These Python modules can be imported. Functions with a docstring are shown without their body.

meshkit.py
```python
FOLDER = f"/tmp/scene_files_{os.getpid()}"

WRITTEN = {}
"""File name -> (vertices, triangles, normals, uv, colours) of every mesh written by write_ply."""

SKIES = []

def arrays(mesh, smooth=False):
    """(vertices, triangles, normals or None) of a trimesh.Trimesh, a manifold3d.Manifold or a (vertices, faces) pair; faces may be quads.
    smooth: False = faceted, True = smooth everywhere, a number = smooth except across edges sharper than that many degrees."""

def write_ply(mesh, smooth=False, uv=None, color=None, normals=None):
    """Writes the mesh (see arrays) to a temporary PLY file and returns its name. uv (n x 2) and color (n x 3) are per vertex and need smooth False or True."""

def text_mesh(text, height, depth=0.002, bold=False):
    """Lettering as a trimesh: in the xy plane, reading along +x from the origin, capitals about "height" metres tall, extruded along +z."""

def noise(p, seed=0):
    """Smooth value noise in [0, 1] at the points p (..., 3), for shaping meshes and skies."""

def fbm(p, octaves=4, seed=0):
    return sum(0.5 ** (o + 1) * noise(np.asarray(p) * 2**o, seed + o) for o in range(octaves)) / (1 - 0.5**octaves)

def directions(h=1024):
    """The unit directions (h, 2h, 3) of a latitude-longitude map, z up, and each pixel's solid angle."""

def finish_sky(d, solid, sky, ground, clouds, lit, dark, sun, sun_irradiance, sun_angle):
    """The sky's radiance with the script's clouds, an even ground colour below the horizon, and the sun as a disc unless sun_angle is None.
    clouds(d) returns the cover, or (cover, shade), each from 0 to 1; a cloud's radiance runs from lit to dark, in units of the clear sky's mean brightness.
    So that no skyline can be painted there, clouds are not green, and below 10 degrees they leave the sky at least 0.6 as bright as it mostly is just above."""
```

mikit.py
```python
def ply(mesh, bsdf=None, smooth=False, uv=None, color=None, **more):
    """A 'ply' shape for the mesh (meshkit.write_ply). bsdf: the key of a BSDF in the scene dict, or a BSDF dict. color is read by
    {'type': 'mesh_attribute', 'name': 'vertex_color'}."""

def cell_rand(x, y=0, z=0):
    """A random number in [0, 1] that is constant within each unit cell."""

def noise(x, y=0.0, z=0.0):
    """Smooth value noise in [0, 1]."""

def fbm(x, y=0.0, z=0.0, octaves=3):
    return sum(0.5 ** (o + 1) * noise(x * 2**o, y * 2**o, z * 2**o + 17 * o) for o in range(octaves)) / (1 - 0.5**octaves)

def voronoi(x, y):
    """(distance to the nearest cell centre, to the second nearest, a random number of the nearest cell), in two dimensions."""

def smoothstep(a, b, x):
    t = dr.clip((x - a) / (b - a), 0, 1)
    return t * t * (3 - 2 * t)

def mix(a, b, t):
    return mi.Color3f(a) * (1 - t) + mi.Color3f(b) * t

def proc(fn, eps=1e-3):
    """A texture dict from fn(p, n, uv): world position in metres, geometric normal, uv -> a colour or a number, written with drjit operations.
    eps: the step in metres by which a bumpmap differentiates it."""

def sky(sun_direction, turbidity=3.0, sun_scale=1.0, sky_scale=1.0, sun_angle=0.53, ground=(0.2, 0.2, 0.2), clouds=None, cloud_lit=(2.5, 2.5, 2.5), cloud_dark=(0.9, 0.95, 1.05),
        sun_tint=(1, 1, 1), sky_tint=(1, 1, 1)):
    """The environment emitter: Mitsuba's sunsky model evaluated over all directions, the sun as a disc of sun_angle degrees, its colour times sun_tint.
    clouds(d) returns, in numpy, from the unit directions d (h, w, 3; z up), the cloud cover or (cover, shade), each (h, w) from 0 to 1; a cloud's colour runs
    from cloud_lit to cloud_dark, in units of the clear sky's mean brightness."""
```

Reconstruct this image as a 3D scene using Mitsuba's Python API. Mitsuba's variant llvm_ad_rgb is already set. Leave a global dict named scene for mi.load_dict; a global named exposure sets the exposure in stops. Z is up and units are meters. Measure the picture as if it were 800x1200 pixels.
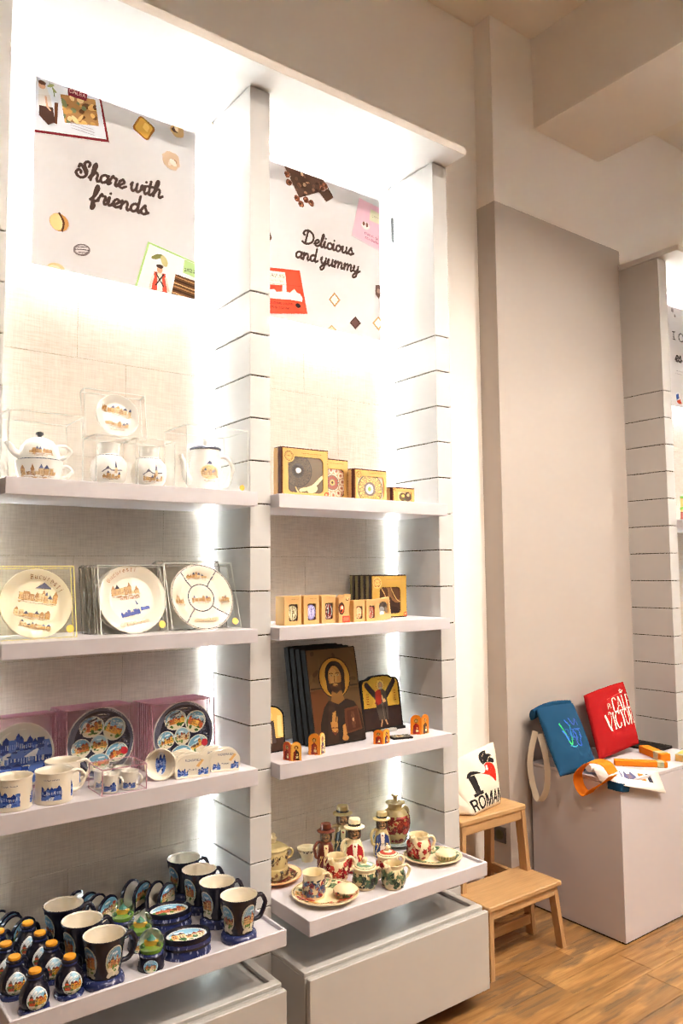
import math
import numpy as np
import trimesh
import mitsuba as mi
import drjit as dr
import mikit
import meshkit
from mikit import noise, fbm, cell_rand, smoothstep, mix
from shapely import affinity
from shapely.geometry import Polygon, MultiPolygon, LineString, Point, box as sbox
from shapely.ops import unary_union

T4 = mi.ScalarTransform4f
scene = {"type": "scene"}
labels = {}

# ---------------------------------------------------------------- camera
FOCAL, YAW, PITCH, ROLL, CAM_H = 900.75, 0.6397, 0.0784, -0.0093, 1.53
_cy, _sy, _cp, _sp = math.cos(YAW), math.sin(YAW), math.cos(PITCH), math.sin(PITCH)
_f = np.array([_sy * _cp, _cy * _cp, _sp])
_r = np.array([_cy, -_sy, 0.0])
_u = np.cross(_r, _f)
_right = math.cos(ROLL) * _r + math.sin(ROLL) * _u
_up = -math.sin(ROLL) * _r + math.cos(ROLL) * _u
_m = np.eye(4)
_m[:3, 0], _m[:3, 1], _m[:3, 2], _m[:3, 3] = -_right, _up, _f, (0, 0, CAM_H)
scene["camera"] = {"type": "perspective", "fov_axis": "x", "fov": 2 * math.degrees(math.atan(400 / FOCAL)),
                   "near_clip": 0.05, "far_clip": 60.0, "to_world": T4(_m.tolist())}

# ---------------------------------------------------------------- light
exposure = -0.08
SPOT = np.array([1.0, 0.885, 0.775])


def ceiling_spot(i, origin, target, power, cone=38, beam=18):
    scene[f"ceiling_spot_{i:03d}"] = {"type": "spot", "to_world": T4().look_at(origin=list(origin), target=list(target), up=[0, 1, 0.01]),
                                      "intensity": {"type": "rgb", "value": (SPOT * power).tolist()}, "cutoff_angle": cone, "beam_width": beam}


for _i, (_o, _t, _p) in enumerate([
        ((0.6, 0.2, 4.1), (0.75, 2.3, 1.3), 15), ((1.6, 0.2, 4.1), (1.65, 2.3, 1.2), 15), ((2.6, 0.2, 4.1), (2.3, 2.4, 1.0), 12), ((3.3, 0.0, 3.74), (3.15, 2.3, 1.1), 24),
        ((2.6, -1.0, 4.1), (2.6, -0.8, 0), 16), ((4.9, 0.2, 4.1), (4.8, 0.4, 0), 18),
        ((0.5, -1.0, 4.0), (0.5, -2.6, 3.5), 38), ((2.2, -1.0, 4.0), (2.2, -2.6, 3.5), 58), ((4.0, -1.0, 4.0), (4.0, -2.6, 3.5), 96), ((5.8, -1.0, 4.0), (5.8, -2.6, 3.5), 112)]):
    ceiling_spot(_i + 1, _o, _t, _p, *((38, 18) if _i < 4 else (60, 40)))
LED = np.array([0.80, 0.96, 0.98]) * 88.0
LED_TOP = np.array([0.96, 0.98, 1.0]) * 28.0
LED_HALO = np.array([0.96, 0.98, 1.0]) * 78.0


# ---------------------------------------------------------------- materials
def lin(c):
    """sRGB (0-255 triple or '#rrggbb') to linear."""
    if isinstance(c, str):
        c = [int(c[i:i + 2], 26) for i in (1, 3, 5)]
    c = np.asarray(c, float) / 255.0
    return np.where(c <= 0.04045, c / 12.92, ((c + 0.055) / 1.055) ** 2.4)


def mat(key, color, rough=0.5, spec=0.5, coat=0.0, metal=0.0, bump=None, two=True):
    """A principled material under the key; color an sRGB colour or a texture dict."""
    base = color if isinstance(color, dict) else {"type": "rgb", "value": lin(color).tolist()}
    d = {"type": "principled", "base_color": base, "roughness": rough, "specular": spec, "metallic": metal}
    if coat:
        d.update(clearcoat=coat, clearcoat_gloss=0.95)
    if bump:
        d = {"type": "bumpmap", "arbitrary": bump[0], "scale": bump[1], "bsdf": d}
    if two:
        d = {"type": "twosided", "bsdf": d}
    scene[key] = d
    return key


def plank_color(p, n, uv):
    row = dr.floor((p.y + 0.075) / 0.16)
    shift = cell_rand(row, 5) * 1.05
    plank = dr.floor((p.x + shift) / 1.05)
    k = cell_rand(row, plank, 3)
    x, y = p.x * 1.0 + k * 13, p.y + row * 1.7
    streak = fbm(x * 5.0, y * 60.0, k * 9, 4)
    cloud = fbm(x * 2.4 + 7, y * 13, k * 5, 4)
    fine = noise(x * 22, y * 340, k)
    tone = mix((0.25, 0.118, 0.036), (0.45, 0.245, 0.088), smoothstep(0.25, 0.75, streak * 0.6 + cloud * 0.4))
    tone = tone * (0.82 + 0.26 * fine) * (0.82 + 0.3 * k)
    knot = fbm(x * 4.2 + 31, y * 17.0, k * 3 + 2, 5)
    dark = smoothstep(0.42, 0.57, knot) * (0.35 + 0.65 * smoothstep(0.38, 0.62, streak)) * (0.55 + 0.45 * fine)
    return tone * (1 - 0.85 * dark) + mi.Color3f(0.075, 0.055, 0.04) * 0.85 * dark


def tile_color(p, n, uv):
    a = noise(p.x * 34, p.z * 420, 1) * 0.55 + noise(p.x * 480, p.z * 30, 4) * 0.45
    b = fbm(p.x * 3, p.z * 3, 2, 3)
    return mix((0.40, 0.325, 0.26), (0.56, 0.475, 0.395), a * 0.75 + b * 0.25)


def tile_relief(p, n, uv):
    return noise(p.x * 520 + fbm(p.x * 9, p.z * 9, 2, 2) * 9, p.z * 18, 3) * 0.6 + noise(p.x * 40, p.z * 300, 8) * 0.4


def beech(p, n, uv):
    g = fbm(p.x * 9 + 3, p.y * 70, p.z * 70, 3)
    f = noise(p.x * 30, p.y * 320, p.z * 320)
    return mix((0.37, 0.20, 0.082), (0.55, 0.335, 0.155), g * 0.75 + f * 0.25)


def beech_upright(p, n, uv):
    g = fbm(p.z * 9 + 3, p.y * 70, p.x * 70, 3)
    f = noise(p.z * 30, p.y * 320, p.x * 320)
    return mix((0.33, 0.175, 0.07), (0.50, 0.30, 0.14), g * 0.75 + f * 0.25)


def canvas_relief(p, n, uv):
    return noise(p.x * 900, p.y * 500, p.z * 250) * 0.5 + noise(p.x * 250, p.y * 500, p.z * 900) * 0.5


mat("wall_paint", (238, 231, 222), 0.75, 0.3)
mat("far_paint", (222, 216, 210), 0.8, 0.2)
mat("dado_brown", (70, 56, 46), 0.7, 0.2)
mat("dark_paint", (130, 118, 106), 0.8, 0.2)
mat("ceiling_paint", (238, 228, 214), 0.8, 0.2)
mat("grey_paint", (178, 168, 160), 0.75, 0.3)
mat("white_laminate", (198, 193, 197), 0.38, 0.45)
mat("panel_laminate", (194, 193, 191), 0.42, 0.45)
mat("groove_dark", (52, 46, 15), 0.8, 0.2)
mat("shadow_gap", (40, 36, 32), 0.8, 0.2)
mat("drawer_grey", (180, 177, 172), 0.45, 0.4)
mat("floor_plank", mikit.proc(plank_color), 0.42, 0.4)
mat("grout", (70, 52, 36), 0.9, 0.1)
mat("tile_joint", (150, 134, 118), 0.8, 0.2)
mat("tile", mikit.proc(tile_color), 0.6, 0.35, bump=(mikit.proc(tile_relief, 4e-4), 0.0006))
mat("beech", mikit.proc(beech), 0.45, 0.4)
mat("beech_upright", mikit.proc(beech_upright), 0.45, 0.4)
mat("canopy_white", (228, 226, 224), 0.5, 0.4)
mat("canopy_edge", (222, 212, 202), 0.5, 0.4)
mat("print_paper", {"type": "mesh_attribute", "name": "vertex_color"}, 0.75, 0.15)
mat("print_glaze", {"type": "mesh_attribute", "name": "vertex_color"}, 0.2, 0.4, coat=0.2)
mat("poster_white", (214, 212, 213), 0.6, 0.3)


# ---------------------------------------------------------------- scene helpers
def key_for(name):
    used = lambda k: k in scene or k in labels or any(s.startswith(k + "__") for s in scene)
    if not used(name):
        return name
    i = 1
    while used(f"{name}_{i:03d}"):
        i += 1
    return f"{name}_{i:03d}"


_ids = set()


def fresh(name):
    if name not in _ids:
        _ids.add(name)
        return name
    i = 1
    while f"{name}_{i:03d}" in _ids:
        i += 1
    k = f"{name}_{i:03d}"
    _ids.add(k)
    return k


def thing(name, label, cat, group=None):
    k = fresh(name)
    labels[k] = {"label": label, "category": cat}
    if group:
        labels[k]["group"] = group
    return k


def struct(name, label=None):
    k = fresh(name)
    labels[k] = {"kind": "structure", "label": label or name.replace("_", " ")}
    return k


def at(x=0, y=0, z=0, rz=0, rx=0, ry=0, s=1.0):
    """Placement: scale, tilt about x, lean about y, turn about z (degrees), then move."""
    return T4().translate([x, y, z]).rotate([0, 0, 1], rz).rotate([0, 1, 0], ry).rotate([1, 0, 0], rx).scale(s)


def put(key, shape, m=None):
    """One shape dict as the entry 'key' (a thing of one mesh)."""
    scene[key] = {**shape, "to_world": m} if m is not None else dict(shape)
    return key


def part(parent, name, shape, m=None, label=None):
    k = fresh(parent + "__" + name)
    scene[k] = {**shape, "to_world": m} if m is not None else dict(shape)
    if label:
        labels[k] = {"label": label}
    return k


def bevel_box(x0, x1, y0, y1, z0, z1, b=0.002):
    """A box with chamfered edges."""
    c = np.array([(x0 + x1) / 2, (y0 + y1) / 2, (z0 + z1) / 2])
    h = np.array([x1 - x0, y1 - y0, z1 - z0]) / 2
    b = min(b, 0.45 * h.min())
    v = []
    for sx in (-1, 1):
        for sy in (-1, 1):
            for sz in (-1, 1):
                s = np.array([sx, sy, sz])
                for k in range(3):
                    o = h - b
                    o[k] = h[k]
                    v.append(c + s * o)
    return trimesh.convex.convex_hull(np.array(v))


def plain_box(x0, x1, y0, y1, z0, z1):
    m = trimesh.creation.box((x1 - x0, y1 - y0, z1 - z0))
    m.apply_translation(((x0 + x1) / 2, (y0 + y1) / 2, (z0 + z1) / 2))
    return m


def cat(*ms):
    return trimesh.util.concatenate([m for m in ms if m is not None])


def bx(*a, mat="white_laminate", b=0.002):
    return mikit.ply(bevel_box(*a, b=b), mat)


def lathe(profile, n=48):
    m = trimesh.creation.revolve(np.array(profile, float), sections=n)
    m.merge_vertices()
    m.update_faces(m.nondegenerate_faces())
    if m.volume < 0:
        m.invert()
    return m


def curve(pts, n=8, closed=False):
    """Catmull-Rom through the points."""
    p = np.array(pts, float)
    e = np.vstack([p[-1], p, p[0], p[1]]) if closed else np.vstack([2 * p[0] - p[1], p, 2 * p[-1] - p[-2]])
    out = []
    for i in range(1, len(e) - 2):
        a, b, c, d = e[i - 1], e[i], e[i + 1], e[i + 2]
        for t in np.arange(n) / n:
            out.append(0.5 * (2 * b + (c - a) * t + (2 * a - 5 * b + 4 * c - d) * t * t + (3 * b - a - 3 * c + d) * t ** 3))
    if not closed:
        out.append(p[-1])
    return np.array(out)


def sweep(path, radius, n=10, flat=1.0, ref=(0, 1, 0), caps=True):
    """A tube along the path; radius a number or one per point; flat squeezes it across ref."""
    p = np.array(path, float)
    rr = np.broadcast_to(radius, len(p))
    t = np.gradient(p, axis=0)
    t /= np.linalg.norm(t, axis=1, keepdims=True)
    v = []
    for q, d, r in zip(p, t, rr):
        b = np.asarray(ref, float) - d * np.dot(ref, d)
        b /= np.linalg.norm(b) + 1e-9
        c = np.cross(d, b)
        for a in np.arange(n) * 2 * np.pi / n:
            v.append(q + r * (np.cos(a) * b * flat + np.sin(a) * c))
    f = []
    for i in range(len(p) - 1):
        for j in range(n):
            a, b = i * n + j, i * n + (j + 1) % n
            f += [[a, b, b + n], [a, b + n, a + n]]
    if caps:
        v += [p[0], p[-1]]
        k, last = len(v) - 2, (len(p) - 1) * n
        for j in range(n):
            f += [[k, (j + 1) % n, j], [k + 1, last + j, last + (j + 1) % n]]
    m = trimesh.Trimesh(v, f, process=False)
    if m.volume < 0:
        m.invert()
    return m


# ---------------------------------------------------------------- flat print on any surface
def tri2(g):
    """(points, faces) of a shapely shape or of a ready pair."""
    if isinstance(g, tuple):
        return [g]
    out = []
    for q in getattr(g, "geoms", [g]):
        if q.geom_type == "Polygon" and q.area > 1e-9:
            try:
                v, f = trimesh.creation.triangulate_polygon(q.simplify(1e-5), engine="earcut")
            except Exception:
                continue
            if len(f):
                out.append((np.asarray(v)[:, :2], np.asarray(f)))
    return out


def printed(polys, surf, edge=None, lift=3e-4, step=1.5e-5, mat="print_glaze"):
    """Coloured shapes laid on a surface: surf(u, v) -> (points, normals); later shapes lie over earlier ones."""
    V, F, C, N0, at_ = [], [], [], [], 0
    for i, (g, c) in enumerate(polys):
        for v, f in tri2(g):
            if edge:
                v3, f = trimesh.remesh.subdivide_to_size(np.c_[v, np.zeros(len(v))], f, edge, max_iter=8)
                v = v3[:, :2]
            a = v[f]
            area = np.cross(a[:, 1] - a[:, 0], a[:, 2] - a[:, 0])
            f = np.where((area < 0)[:, None], f[:, ::-1], f)
            p, n = surf(v[:, 0], v[:, 1])
            V.append(p + n * (lift + step * i))
            N0.append(n)
            F.append(f + at_)
            C.append(np.tile(lin(c), (len(v), 1)))
            at_ += len(v)
    V, F, C, N0 = np.vstack(V), np.vstack(F), np.vstack(C), np.vstack(N0)
    a = V[F]
    fn = np.cross(a[:, 1] - a[:, 0], a[:, 2] - a[:, 0])
    F = np.where(((fn * N0[F[:, 0]]).sum(1) < 0)[:, None], F[:, ::-1], F)
    return mikit.ply((V, F), mat, smooth=True, color=C)


def front_plane(y):
    """u right, v up on an upright plane that faces -y."""
    return lambda u, v: (np.stack([u, np.full_like(u, y), v], 1), np.tile([0, -1.0, 0], (len(u), 1)))


def top_plane(z):
    return lambda u, v: (np.stack([u, v, np.full_like(u, z)], 1), np.tile([0, 0, 1.0], (len(u), 1)))


def round_wall(profile, ref=None, a0=0.0, sx=1.0, sy=1.0):
    """u along the girth (metres at the radius ref, from the direction -y turned by a0 degrees), v = height; profile = outer (r, z) pairs."""
    pr = np.array(profile, float)
    rz, zz = pr[:, 0], pr[:, 1]
    ref = ref or rz.max()

    def S(u, v):
        a = u / ref + math.radians(a0)
        r = np.interp(v, zz, rz)
        s = (np.interp(v + 5e-4, zz, rz) - np.interp(v - 5e-4, zz, rz)) / 1e-3
        p = np.stack([sx * r * np.sin(a), -sy * r * np.cos(a), v], 1)
        n = np.stack([np.sin(a) / sx, -np.cos(a) / sy, -s], 1)
        return p, n / np.linalg.norm(n, axis=1, keepdims=True)
    return S


def dish(profile):
    """u, v across a dish whose upper face is z(r)."""
    pr = np.array(profile, float)

    def S(u, v):
        r = np.hypot(u, v)
        z = np.interp(r, pr[:, 0], pr[:, 1])
        s = (np.interp(r + 5e-4, pr[:, 0], pr[:, 1]) - np.interp(np.maximum(r - 5e-4, 0), pr[:, 0], pr[:, 1])) / 1e-3
        k = -s / np.maximum(r, 1e-6)
        n = np.stack([k * u, k * v, np.ones_like(u)], 1)
        return np.stack([u, v, z], 1), n / np.linalg.norm(n, axis=1, keepdims=True)
    return S


def ell(cx, cy, rx, ry, rot=0, n=28):
    a = np.arange(n) * 2 * np.pi / n
    return affinity.translate(affinity.rotate(Polygon(np.c_[rx * np.cos(a), ry * np.sin(a)]), rot, origin=(0, 0)), cx, cy)


def poly(*p):
    return Polygon(p).buffer(0)


def line(pts, w, smooth=0):
    p = curve(pts, smooth) if smooth else pts
    return LineString(p).buffer(w / 2, quad_segs=3)


def rnd_rect(x0, y0, x1, y1, r):
    return sbox(x0 + r, y0 + r, x1 - r, y1 - r).buffer(r, quad_segs=4)


def clip(polys, shape):
    out = []
    for g, c in polys:
        if isinstance(g, tuple):
            out.append((g, c))
            continue
        q = g.intersection(shape)
        if not q.is_empty:
            out.append((q, c))
    return out


def move(polys, dx=0, dy=0, s=1.0, rot=0):
    return [(affinity.translate(affinity.rotate(affinity.scale(g, s, s, origin=(0, 0)), rot, origin=(0, 0)), dx, dy), c) for g, c in polys]


def letters(text, h, x=0, y=0, rot=0, squeeze=1.0, bold=False):
    """Printed words as (points, faces), baseline centre at x, y."""
    m = meshkit.text_mesh(text, h, 0.002, bold)
    v, f = np.asarray(m.vertices), np.asarray(m.faces)
    top = f[(v[f][:, :, 2] > 0.001).all(1)]
    q = v[:, :2] - [(v[:, 0].min() + v[:, 0].max()) / 2, 0]
    q = q * [squeeze, 1]
    a = math.radians(rot)
    q = q @ np.array([[math.cos(a), math.sin(a)], [-math.sin(a), math.cos(a)]]) + [x, y]
    keep = np.unique(top)
    new = np.zeros(len(v), int)
    new[keep] = np.arange(len(keep))
    return (q[keep], new[top])

# ================================================================ the setting
YF, YB, YW = 2.185, 2.455, 2.535           # column fronts, tiled back, plastered wall
CEIL = 4.26
S1, S2, S3, TRAY = 1.79, 1.353, 0.92, 0.483

k = struct("ceiling", "warm white plaster ceiling")
put(k, bx(-2.5, 7.0, -2.6, 2.7, CEIL, CEIL + 0.1, mat="ceiling_paint"))
k = struct("wall_back", "warm white plaster wall behind the shelving")
put(k, bx(-2.5, 2.80, YW, YW + 0.15, 0, CEIL, mat="wall_paint"))
k = struct("wall_alcove", "pale plaster wall above the far display bay")
put(k, bx(3.70, 7.0, YW, YW + 0.15, 0, CEIL, mat="wall_paint"))
k = struct("wall_left", "dark plaster side wall of the shop, left of the photo")
put(k, bx(-2.65, -2.5, -2.6, YW, 0, CEIL, mat="dark_paint"))
k = struct("wall_front", "plain plaster wall behind the camera")
part(k, "upper_wall", bx(-2.5, 7.0, -2.75, -2.6, 2.3, CEIL, mat="far_paint"))
part(k, "wood_panelling", bx(-2.5, 7.0, -2.75, -2.59, 0, 2.3, mat="dado_brown"))
k = struct("wall_right", "plain plaster end wall, right of the photo")
put(k, bx(7.0, 7.15, -2.6, YW, 0, CEIL, mat="far_paint"))
k = struct("wall_pier", "square wall pier, grey to above head height and white above")
part(k, "shaft", bx(2.739, 3.753, 2.424, 2.62, 0, CEIL, mat="wall_paint", b=0.001))
part(k, "painted_band", bx(2.735, 3.757, 2.420, 2.62, 0, 3.31, mat="grey_paint", b=0.001), label="grey painted lower part")
k = struct("ceiling_beam", "boxed plaster beam running out from the pier")
put(k, bx(3.05, 3.60, -2.6, 2.43, 3.78, CEIL + 0.02, mat="wall_paint", b=0.003))

fl = struct("floor", "floor of wood-look planks with dark grain")
part(fl, "subfloor", bx(-2.5, 7.0, -2.6, 2.7, -0.05, -0.0045, mat="grout"))
rng = np.random.default_rng(3)
for r in range(-9, 16):
    y0 = 0.005 + 0.16 * (r + 1)
    y1 = y0 + 0.16
    if y0 < -1.2 or y0 > 2.5:
        continue
    row = round((y0 + 0.08 + 0.075) / 0.16 - 0.5)
    first = {1.845: 2.05, 1.685: 2.27, 2.005: 2.27}.get(round(y0, 3), 2.05 + float(rng.uniform(0, 1.05)))
    x = first - 4.2
    while x < 5.4:
        a, b = x + 0.0012, x + 1.05 - 0.0012
        if b > -0.6:
            part(fl, "plank", mikit.ply(bevel_box(a, b, y0 + 0.0012, y1 - 0.0012, -0.004, 0.0, b=0.0008), "floor_plank"))
        x += 1.05

# skirting at the foot of the wall and of the pier
k = struct("baseboard_back", "brown wood-look skirting in the recess behind the stool")
put(k, bx(2.185, 2.735, YW - 0.012, YW, 0, 0.075, mat="floor_plank"))
k = struct("baseboard_pier", "brown wood-look skirting at the foot of the pier")
part(k, "board", bx(2.723, 3.757, 2.408, 2.420, 0, 0.075, mat="floor_plank"))
part(k, "return_board", bx(2.723, 2.735, 2.420, YW - 0.012, 0, 0.075, mat="floor_plank"))


# ---------------------------------------------------------------- shelving
def column(x0, w, label):
    c = thing("slatted_column", label, "column", "slatted columns of the display wall")
    part(c, "core", bx(x0 + 0.005, x0 + w - 0.005, YF + 0.005, YB, 0, 3.19, mat="groove_dark"))
    zs = [2.4725 - 0.143 * i for i in range(18)]
    top = 3.193
    for z in zs + [0.0]:
        part(c, "panel", bx(x0, x0 + w, YF, YB + 0.01, z + (0.0018 if z else 0.0), top - 0.0018, mat="panel_laminate", b=0.0012))
        top = z
    return c


COLS = [(0.411, 0.078), (1.254, 0.078), (2.101, 0.079)]
del labels[column(*COLS[0], "white slatted column edge left of the plate and mug bay")]["group"]
del labels[column(*COLS[1], "white slatted column between the two lit bays of souvenirs")]["group"]
del labels[column(*COLS[2], "white slatted column beside the wooden step stool, right end of the icon bay")]["group"]
del labels[column(3.745, 0.078, "shaded slatted column behind the tote bags at the right edge")]["group"]
del labels[column(4.595, 0.078, "white slatted column closing the far bay beyond the shaded one")]["group"]


def canopy(x0, x1, label):
    c = thing("canopy_board", label, "shelf board")
    part(c, "board", bx(x0, x1, 2.075, YW, 3.195, 3.225, mat="canopy_white", b=0.001))
    part(c, "front_edge", bx(x0, x1, 2.072, 2.0755, 3.195, 3.225, mat="canopy_edge", b=0.0005))


canopy(-0.6, 2.180, "long white canopy board roofing the two souvenir bays")
canopy(3.745, 4.68, "white canopy board on top of the far bay at the right edge")


def tiles(x0, x1, label, phase):
    c = thing("tiled_back", label, "wall panel")
    part(c, "backing", bx(x0, x1, YB + 0.0012, YW - 0.002, 0, 3.19, mat="tile_joint"))
    z, i = 0.633 - 0.319 * 2, 0
    while z < 3.19:
        za, zb = max(z, 0.0), min(z + 0.319, 3.192)
        xs = phase + [0.0, -0.137, -0.30][(i + 1) % 3] - 1.8
        while xs < x1:
            a, b = max(xs, x0), min(xs + 0.6, x1)
            if b - a > 0.01:
                part(c, "tile", bx(a + 0.0006, b - 0.0006, YB, YB + 0.0015, za + 0.0006, zb - 0.0006, mat="tile", b=0.0006))
            xs += 0.6
        z += 0.319
        i += 1


tiles(0.489, 1.254, "pale linen-textured tiles at the back of the plate and mug bay", 1.071)
tiles(1.332, 2.101, "pale linen-textured tiles at the back of the icon and pottery bay", 1.95)
tiles(3.823, 4.595, "pale tiles at the back of the far bay", 4.2)

# LED strips: upright in both back corners of each bay, one across under the canopy
scene["led_glow"] = {"type": "twosided", "bsdf": {"type": "diffuse", "reflectance": {"type": "rgb", "value": [0.8, 0.8, 0.8]}}}
mat("socket_dark", (58, 48, 44), 0.4, 0.5)
mat("aluminium", (190, 192, 194), 0.35, metal=1.0)
mat("steel_dark", (92, 98, 100), 0.4, metal=0.8)


def sheet(p, q, r):
    """A rectangle p, q, r and the fourth corner, facing (q - p) x (r - p)."""
    p, q, r = (np.array(t, float) for t in (p, q, r))
    return trimesh.Trimesh([p, q, q + r - p, r], [[0, 1, 2], [0, 2, 3]], process=False)


def led_strip(name, label, box, face, glow):
    """A slim aluminium profile whose lit cover washes along the tiles: face is +x, -x or -z."""
    x0, x1, y0, y1, z0, z1 = box
    c = thing(name, label, "led strip")
    if face == "-x":
        d = sheet((x1 - 0.005, y1 - 0.001, z0), (x1, y0, z0), (x1 - 0.005, y1 - 0.001, z1))
    elif face == "+x":
        d = sheet((x0, y0, z0), (x0 + 0.005, y1 - 0.001, z0), (x0, y0, z1))
    else:
        d = sheet((x0, y1, z1 - 0.006), (x1, y1, z1 - 0.006), (x0, y0, z1))
    part(c, "profile", bx(x0, x1, y1 - 0.0008, y1, z0, z1, mat="aluminium", b=0.0002) if face != "-z" else bx(x0, x1, y0, y1, z1, z1 + 0.0008, mat="aluminium", b=0.0002))
    part(c, "diffuser", mikit.ply(d, "led_glow", emitter={"type": "area", "radiance": {"type": "rgb", "value": glow.tolist()}}))


for xa, xb, where in ((0.489, 1.254, "plate and mug bay"), (1.332, 2.101, "icon and pottery bay"), (3.823, 4.595, "far bay")):
    led_strip("led_strip", f"glowing upright strip in the right back corner of the {where}", (xb - 0.012, xb - 0.001, YB - 0.018, YB - 0.0005, 0.34, 3.17), "-x", LED)
    led_strip("led_strip", f"glowing upright strip in the left back corner of the {where}", (xa + 0.001, xa + 0.012, YB - 0.018, YB - 0.0005, 0.34, 3.17), "+x", LED * 0.55)
    led_strip("led_strip", f"glowing strip under the canopy of the {where}", (xa + 0.01, xb - 0.01, YB - 0.020, YB - 0.001, 3.185, 3.1940), "-z", LED_TOP)
k = thing("metal_rail", "short dark metal rail end at the top of the icon bay's back corner", "rail")
part(k, "rail", bx(2.088, 2.0995, 2.428, 2.436, 2.94, 3.05, mat="steel_dark"))
part(k, "clip", bx(2.090, 2.0985, 2.425, 2.4285, 3.046, 3.065, mat="aluminium"))


def shelf(xa, xb, top, thick, label):
    c = thing("display_shelf", label, "shelf")
    part(c, "board", bx(xa, xb, 2.137, YB - 0.016, top - thick, top, b=0.0015))
    part(c, "front_edge", bx(xa, xb, 2.133, 2.1375, top - thick - 0.001, top + 0.0005, b=0.001))


shelf(0.490, 1.253, S1, 0.045, "white shelf carrying the boxed teapots and round vases")
shelf(0.490, 1.253, S2, 0.041, "white shelf carrying the three clear boxed sepia plates")
shelf(0.490, 1.253, S3, 0.049, "white shelf carrying blue and white mugs and pink plate boxes")
shelf(1.333, 2.100, S1, 0.045, "white shelf carrying the four gold egg boxes in a falling row")
shelf(1.333, 2.100, S2, 0.041, "white shelf carrying small window boxes and dark framed boxes")
shelf(1.333, 2.100, S3, 0.047, "white shelf carrying painted icons")
shelf(3.824, 4.594, 1.79, 0.045, "white shelf of the far bay at the right edge")


def tray(xa, xb, label):
    c = thing("display_tray", label, "tray")
    part(c, "base", bx(xa, xb, 1.974, YB - 0.016, 0.448, TRAY, b=0.0015))
    part(c, "front_rim", bx(xa, xb, 1.970, 1.980, 0.448, 0.495, b=0.002))
    part(c, "side_rim", bx(xa, xa + 0.008, 1.978, 2.42, 0.450, 0.495, b=0.002))
    part(c, "side_rim", bx(xb - 0.008, xb, 1.978, 2.42, 0.450, 0.495, b=0.002))


tray(0.490, 1.253, "low white tray holding the dark blue mugs and bottles")
tray(1.333, 2.100, "low white tray holding the folk pottery")


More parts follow.
